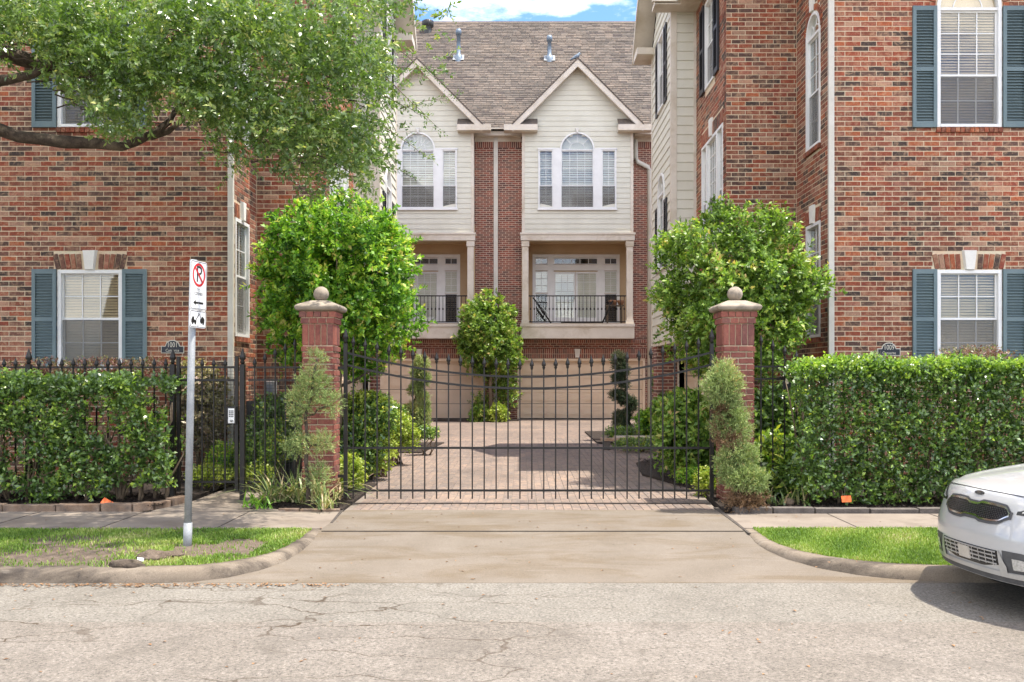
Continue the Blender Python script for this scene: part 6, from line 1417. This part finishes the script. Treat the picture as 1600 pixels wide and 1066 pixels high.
# --- grass
def grass_patch(nm, label, n, xr, yr, seed, keepf, h=.05):
    g_ = np.random.default_rng(seed); P = np.stack([g_.uniform(*xr, n), g_.uniform(*yr, n), np.full(n, -.012)], 1); k = keepf(P, g_); P = P[k]
    tone = .45+.22*np.sin(P[:,0]*3.1+P[:,1]*2.2)+.18*np.sin(P[:,0]*7.7-P[:,1]*5.1)+g_.normal(0, .2, len(P))
    return tag(blades(nm, None, 'grass', P, h, .0085, .55, seed, tone), label, 'grass', kind='stuff')
def rv_in(P):
    ex = np.array([interp_edge([q for q in off_path(RK, .14)][0:11], yy) for yy in P[:,1]])
    return P[:,0] > ex+.02
grass_patch('lawn_grass', 'short bright green lawn strip between right kerb and pavement', 90000, (2.5, 8), (7.95, 9.97), 3, lambda P, g_: rv_in(P), .038)
def lv_in(P, g_):
    ex = np.array([interp_edge([q for q in off_path(LK, .14)], yy) for yy in P[:,1]]); x, y = P[:,0], P[:,1]
    f = np.sin(x*1.9+.7)+np.sin(x*4.1+y*3.3)*.7+np.sin(y*6.1-x*2.2)*.6+np.sin(x*9.3+y*11)*.45
    back = np.clip((y-8.7)/.9, 0, 1); p = np.clip(.42+.5*back+.32*f, 0.05, 1)
    bare = ((x+2.85)/.5)**2+((y-8.85)/.40)**2 < 1+.5*np.sin(x*9+y*5); p = np.where(bare, .05, p); b2 = (x < -3.9) & (y < 8.9+.3*np.sin(x*2.7)); p = np.where(b2, p*.5, p)
    rim = (x > -2.6) & (y > 8.5); p = np.where(rim, np.maximum(p, .8), p)
    return (x < ex-.01) & (g_.random(len(P)) < p)
grass_patch('verge_grass', 'patchy green and yellow grass around the sign pole on the left verge', 85000, (-8.5, -2.2), (7.93, 9.95), 6, lv_in, .034)

# ================================================================== PARKED CAR
CX, CY = 3.475, 7.0
A_z = [(.17,.13),(.22,.075),(.28,.045),(.34,.03),(.42,.012),(.50,.0),(.60,.004),(.68,.025),(.76,.052),(.84,.085),(.90,.125),(.93,.17)]
def Az(z): return float(np.interp(z, [a for a, b in A_z], [b for a, b in A_z]))
def plan(y): y = abs(y)/.9; return .27*y**3.2+.13*y*y
def Fs(y, z): return Az(z)+plan(y)
cf = lambda a, b, c: (CX+a, CY-b, c-.12)
cart = thing('parked_car', 'white compact crossover parked at the right kerb facing left', 'car', (CX, CY, -.12))
cart.rotation_euler.z = R(7); cart.scale = (1, 1, 1.02)
prof = [(z, None) for z in np.linspace(.27, .925, 30)]
# longitudinal stations after the fascia: (x, z, halfwidth)
tail = [(.20,.945,.9),(.26,.962,.9),(.40,.99,.9),(.60,1.02,.9),(.85,1.05,.9),(1.10,1.075,.9),(1.22,1.09,.89),(1.45,1.22,.80),(1.70,1.36,.72),(1.95,1.47,.665),(2.3,1.525,.655),(2.8,1.535,.65),(3.3,1.51,.64),(3.7,1.45,.63),(3.95,1.33,.66),(4.12,1.12,.76),(4.2,1.0,.86),(4.28,.85,.88),(4.32,.6,.89),(4.3,.4,.88),(4.24,.28,.86)]
NV = 41; vs = []
for z, _ in prof:
    for j in range(NV):
        v = -1+2*j/(NV-1); y = .9*v; k = max(0, (z-.86)/.065); drop = .05*abs(v)**5*min(1, max(0, (z-.5)/.4)); vs.append(cf(Fs(y, z), y*(1-.02*max(0, .45-z)/.3), z-drop))
for i, (x, z, hw) in enumerate(tail):
    f = max(0, 1-(x-.17)/1.0)**.8 if x < 1.17 else 0
    for j in range(NV):
        v = -1+2*j/(NV-1); y = hw*v; ed = .05*abs(v)**5+(.035*(abs(v)**2) if x < 1.2 else .03*v*v); cr = .012*math.exp(-((abs(v)-.62)/.08)**2) if .2 < x < 1.2 else 0
        vs.append(cf(x+plan(.9*v)*f*(1 if x < 1.17 else 0), y, z-ed+cr))
NR = len(prof)+len(tail)
fs = [(r*NV+j, r*NV+j+1, (r+1)*NV+j+1, (r+1)*NV+j) for r in range(NR-1) for j in range(NV-1)]
# sides: drop skirts from each edge column
for side, j in ((-1, 0), (1, NV-1)):
    base = len(vs); cols = [(r, vs[r*NV+j]) for r in range(4, NR)]
    for r, p in cols:
        x = p[0]-CX; top_z = p[2]+.12; 
        for k in range(1, 6):
            z = top_z+(.24-top_z)*k/5; y = side*(.9+(.012 if z < .9 else 0)) if x > .32 else side*abs(p[1]-CY)
            zz = min(z, top_z-.0005*k)
            if zz > .98: y = side*(abs(p[1]-CY)+(.9-abs(p[1]-CY))*(top_z-zz)/max(.01, top_z-.98))
            else: y = side*max(abs(p[1]-CY), .9 if x > .45 else abs(p[1]-CY))
            vs.append(cf(x, y, zz))
    for i in range(len(cols)-1):
        c0 = [cols[i][0]*NV+j]+[base+i*5+k for k in range(5)]; c1 = [cols[i+1][0]*NV+j]+[base+(i+1)*5+k for k in range(5)]
        for k in range(5): fs.append((c0[k], c1[k], c1[k+1], c0[k+1]))
def car_paint():
    m, t, b, o = new_mat('pearl_white_paint'); col = ramp(t, noise(t, 3, 4), [(.3, (.40,.40,.39)), (.7, (.43,.43,.42))]); t.links.new(col, b.inputs['Base Color'])
    b.inputs['Metallic'].default_value = .12; b.inputs['Roughness'].default_value = .32; b.inputs['Coat Weight'].default_value = 1; b.inputs['Coat Roughness'].default_value = .04
    bump(t, b, noise(t, 400, 2), .02, .0005); return m
M['car'] = car_paint()
M['chrome'] = stained('chrome_trim', (.62,.63,.64), (.7,.71,.72), 5, .14, 40, .04, .01, metal=1)
M['gloss_black'] = stained('gloss_black_trim', (.012,.012,.013), (.02,.02,.021), 5, .2, 40, .1, .02)
M['grey_trim'] = stained('dark_grey_plastic', (.05,.05,.052), (.08,.08,.082), 9, .5, 200, .2, .1)
M['silver'] = stained('silver_trim', (.45,.46,.47), (.52,.53,.54), 9, .3, 100, .05, .02, metal=.7)
M['lens'] = stained('lamp_lens', (.42,.42,.40), (.55,.55,.53), 40, .08, 60, .3, .1, metal=.4)
M['plate'] = stained('plate_back', (.42,.38,.32), (.5,.46,.4), 9, .5, 100, .1, .05)
M['tyre'] = stained('tyre_rubber', (.018,.018,.018), (.03,.03,.03), 9, .85, 100, .2, .2)
q = MB(); q.add(vs, fs, 0, True); make('body', q, 'car', cart)
q = MB(); q.v = []; q.slab([cf(.42, -.82, 0)[:2], cf(4.1, -.82, 0)[:2], cf(4.1, .82, 0)[:2], cf(.42, .82, 0)[:2]], .10, .22); make('underbody', q, 'sign_black', cart)
def patch(nm, mat, ya, yb, lo, hi, off, n=26, rows=6, parent=cart, thick=.004):
    q = MB(); P = []
    for i in range(n+1):
        y = ya+(yb-ya)*i/n; a_, b_ = lo(y), hi(y)
        for k in range(rows+1): z = a_+(b_-a_)*k/rows; P.append(cf(Fs(y, z)-off, y, z-.05*abs(y/.9)**5*min(1, max(0, (z-.5)/.4))))
    q.add(P, [(i*(rows+1)+k, (i+1)*(rows+1)+k, (i+1)*(rows+1)+k+1, i*(rows+1)+k+1) for i in range(n) for k in range(rows)], 0, True); return make(nm, q, mat, parent)
sst = lambda a, b, x: (lambda t: t*t*(3-2*t))(min(1, max(0, (x-a)/(b-a))))
def g_hi(d):
    return lambda y: .832-d-.016*(1-sst(.05, .10, abs(y)))-.012*sst(.2, .40, abs(y))-(.045)*sst(.33, .40, abs(y))
def g_lo(d):
    return lambda y: .702+d+.014*(1-sst(.06, .12, abs(y)))+.010*sst(.2, .35, abs(y))+.045*sst(.29, .40, abs(y))
gr = patch('grille', 'grey_trim', -.405, .405, lambda y: g_lo(-.022)(y), lambda y: g_hi(-.012)(y), .006, 60)
patch('chrome_surround', 'chrome', -.385, .385, g_lo(0), g_hi(0), .011, 60, parent=gr)
patch('mesh_back', 'gloss_black', -.37, .37, g_lo(.014), g_hi(.014), .015, 60, parent=gr)
q = MB()
for r in range(9):
    for i in range(34):
        y = -.37+i*.0225+(.01125 if r % 2 else 0); z = .712+r*.0125
        if not (g_lo(.02)(y) < z < g_hi(.02)(y)) or abs(y) > .362: continue
        x = Fs(y, z)-.0165; w_, h_ = .0095, .0055
        q.add([cf(x-.004, y, z+h_), cf(x, y-w_, z), cf(x, y, z-h_*.6), cf(x, y+w_, z)], [(0,1,2,3)])
make('grille_mesh', q, 'grey_trim', gr, kind='stuff')
# bonnet shut line and emblem
q = MB(); P = []
for i in range(61): y = -.78+1.56*i/60; z = .905-.03*abs(y/.78)**3; d_ = .05*abs(y/.9)**5; P += [cf(Fs(y, z)-.0015, y, z-d_), cf(Fs(y, z+.006)-.0015, y, z+.006-d_)]
q.add(P, [(2*i, 2*i+2, 2*i+3, 2*i+1) for i in range(60)]); make('bonnet_gap', q, 'sign_black', cart)
def ell(ry, rz, off, mat, nm, parent):
    q = MB(); q.add([cf(Fs(ry*math.cos(R(a_)), .883+rz*math.sin(R(a_)))-off, ry*math.cos(R(a_)), .883+rz*math.sin(R(a_))) for a_ in range(0, 360, 12)], [tuple(range(30))]); return make(nm, q, mat, parent)
em = ell(.062, .0155, .004, 'chrome', 'emblem', cart); ell(.056, .0125, .006, 'sign_black', 'emblem_field', em)
text_mesh('KIA', .026, lambda x, o, z: cf(Fs(x, .883)-.0075, x, .883+z), em, 'chrome', 'emblem_lettering', 0)
# lower intake, plate holder, fog lamps, splitter
itk = patch('lower_intake', 'gloss_black', -.34, .34, lambda y: .365+.03*sst(.15, .34, abs(y)), lambda y: .50-.0*abs(y), .004, 40)
q = MB()
for z in (.40, .43, .46, .488):
    P = []
    for i in range(41): y = -.32+.64*i/40; P += [cf(Fs(y, z)-.012, y, z-.004), cf(Fs(y, z)-.012, y, z+.004), cf(Fs(y, z)-.002, y, z+.006)]
    q.add(P, [(3*i, 3*i+3, 3*i+4, 3*i+1) for i in range(40)]+[(3*i+1, 3*i+4, 3*i+5, 3*i+2) for i in range(40)])
for i in range(9):
    y = -.29+i*.0725; q.add([cf(Fs(y, .39)-.0125, y-.004, .39), cf(Fs(y, .39)-.0125, y+.004, .39), cf(Fs(y, .49)-.0125, y+.004, .49), cf(Fs(y, .49)-.0125, y-.004, .49)], [(0,1,2,3)])
make('intake_slat', q, 'silver', itk)
q = MB(); P = [cf(Fs(y, z)-.016, y, z) for y, z in ((-.10,.385),(.04,.385),(.04,.478),(-.10,.478))]; q.add(P+[(p[0]+.01, p[1], p[2]) for p in P], [(0,1,2,3),(4,5,1,0),(5,6,2,1),(6,7,3,2),(7,4,0,3)]); make('plate_bracket', q, 'plate', cart)
for s_ in (-1, 1):
    a_, b_ = sorted((s_*.37, s_*.80)); pk = patch('fog_recess', 'grey_trim', a_, b_, lambda y: .355+.02*sst(.4, .8, abs(y)), lambda y: .51-.09*sst(.5, .80, abs(y)), .003, 20)
    a_, b_ = sorted((s_*.45, s_*.68)); fg = patch('fog_lamp', 'lens', a_, b_, lambda y: .38+.012*sst(.45, .68, abs(y)), lambda y: .462-.04*sst(.5, .68, abs(y)), .010, 14)
    a_, b_ = sorted((s_*.34, s_*.40)); patch('intake_edge', 'silver', a_, b_, lambda y: .342, lambda y: .515-.12*abs(abs(y)-.34)/.06, .012, 8)
    a_, b_ = sorted((s_*.43, s_*.885)); hl = patch('headlamp', 'gloss_black', a_, b_, lambda y: .775+.05*sst(.5, .88, abs(y)), lambda y: .80+.085*sst(.43, .60, abs(y)), .004, 18)
    a_, b_ = sorted((s_*.47, s_*.87)); patch('headlamp_lens', 'lens', a_, b_, lambda y: .792+.045*sst(.5, .88, abs(y)), lambda y: .80+.07*sst(.46, .60, abs(y)), .008, 16, parent=hl)
patch('lip_spoiler', 'silver', -.74, .74, lambda y: .315, lambda y: .35+.015*sst(.4, .7, abs(y)), .012, 40)
patch('lower_valance', 'grey_trim', -.80, .80, lambda y: .275, lambda y: .313, .004, 40)
# glass and wheels
def tailpatch(nm, mat, i0, i1, v0, v1, lift):
    q = MB(); P = []; rows = range(len(prof)+i0, len(prof)+i1+1); js = range(int((v0+1)/2*(NV-1)), int((v1+1)/2*(NV-1))+1); js = list(js)
    for r in rows:
        for j in js: p = vs[r*NV+j]; P.append((p[0]-lift*.5, p[1], p[2]+lift))
    w_ = len(js); rr_ = len(list(rows)); q.add(P, [(r*w_+j, r*w_+j+1, (r+1)*w_+j+1, (r+1)*w_+j) for r in range(rr_-1) for j in range(w_-1)], 0, True); make(nm, q, mat, cart)
tailpatch('windscreen', 'gloss_black', 6, 9, -.92, .92, .006); tailpatch('rear_window', 'gloss_black', 13, 15, -.9, .9, .006)
for s_ in (-1, 1):
    q = MB(); o_ = .905 if s_ > 0 else -.905
    pts = [(1.5,1.0,0),(3.9,1.02,0),(3.6,1.36,0),(2.2,1.44,0),(1.9,1.38,0)]
    P = [cf(x, s_*(.9-.26*(z-.98)/.5+.012), z) for x, z, _ in pts]; q.add(P, [(0,1,2,3,4)]); make('side_window', q, 'gloss_black', cart)
    for xw in (.86, 3.52):
        q = MB(lambda a, b, c: cf(a, b, c)); n = 28; vv = []
        for rr, yy in ((.20, .88), (.205, .915), (.29, .925), (.325, .90), (.33, .80), (.325, .70), (.2, .69)):
            for k in range(n): t_ = 2*math.pi*k/n; vv.append((xw+rr*math.cos(t_), s_*yy, .33+rr*math.sin(t_)))
        q.add(vv, [(i*n+k, i*n+(k+1) % n, (i+1)*n+(k+1) % n, (i+1)*n+k) for i in range(6) for k in range(n)], 0, True); wh = make('wheel', q, 'tyre', cart)
        q = MB(lambda a, b, c: cf(a, b, c)); 
        for k in range(5):
            t_ = k*2*math.pi/5; c_, sn = math.cos(t_), math.sin(t_); q.add([(xw+c_*.03-sn*.03, s_*.91, .33+sn*.03+c_*.03), (xw+c_*.03+sn*.03, s_*.91, .33+sn*.03-c_*.03), (xw+c_*.2+sn*.045, s_*.917, .33+sn*.2-c_*.045), (xw+c_*.2-sn*.045, s_*.917, .33+sn*.2+c_*.045)], [(0,1,2,3)])
        q.add([(xw+.06*math.cos(R(a_)), s_*.92, .33+.06*math.sin(R(a_))) for a_ in range(0, 360, 20)], [tuple(range(18))]); make('rim', q, 'silver', wh)
        q = MB(lambda a, b, c: cf(a, b, c)); P = [(xw+.40*math.cos(R(a_)), s_*.9155, .33+.40*math.sin(R(a_))) for a_ in range(-5, 186, 10)]+[(xw+.335*math.cos(R(a_)), s_*.9155, .33+.335*math.sin(R(a_))) for a_ in range(-5, 186, 10)]
        q.add(P, [(k, k+1, 21+k-1, 20+k-1) for k in range(19)]); make('wheel_arch', q, 'grey_trim', cart)
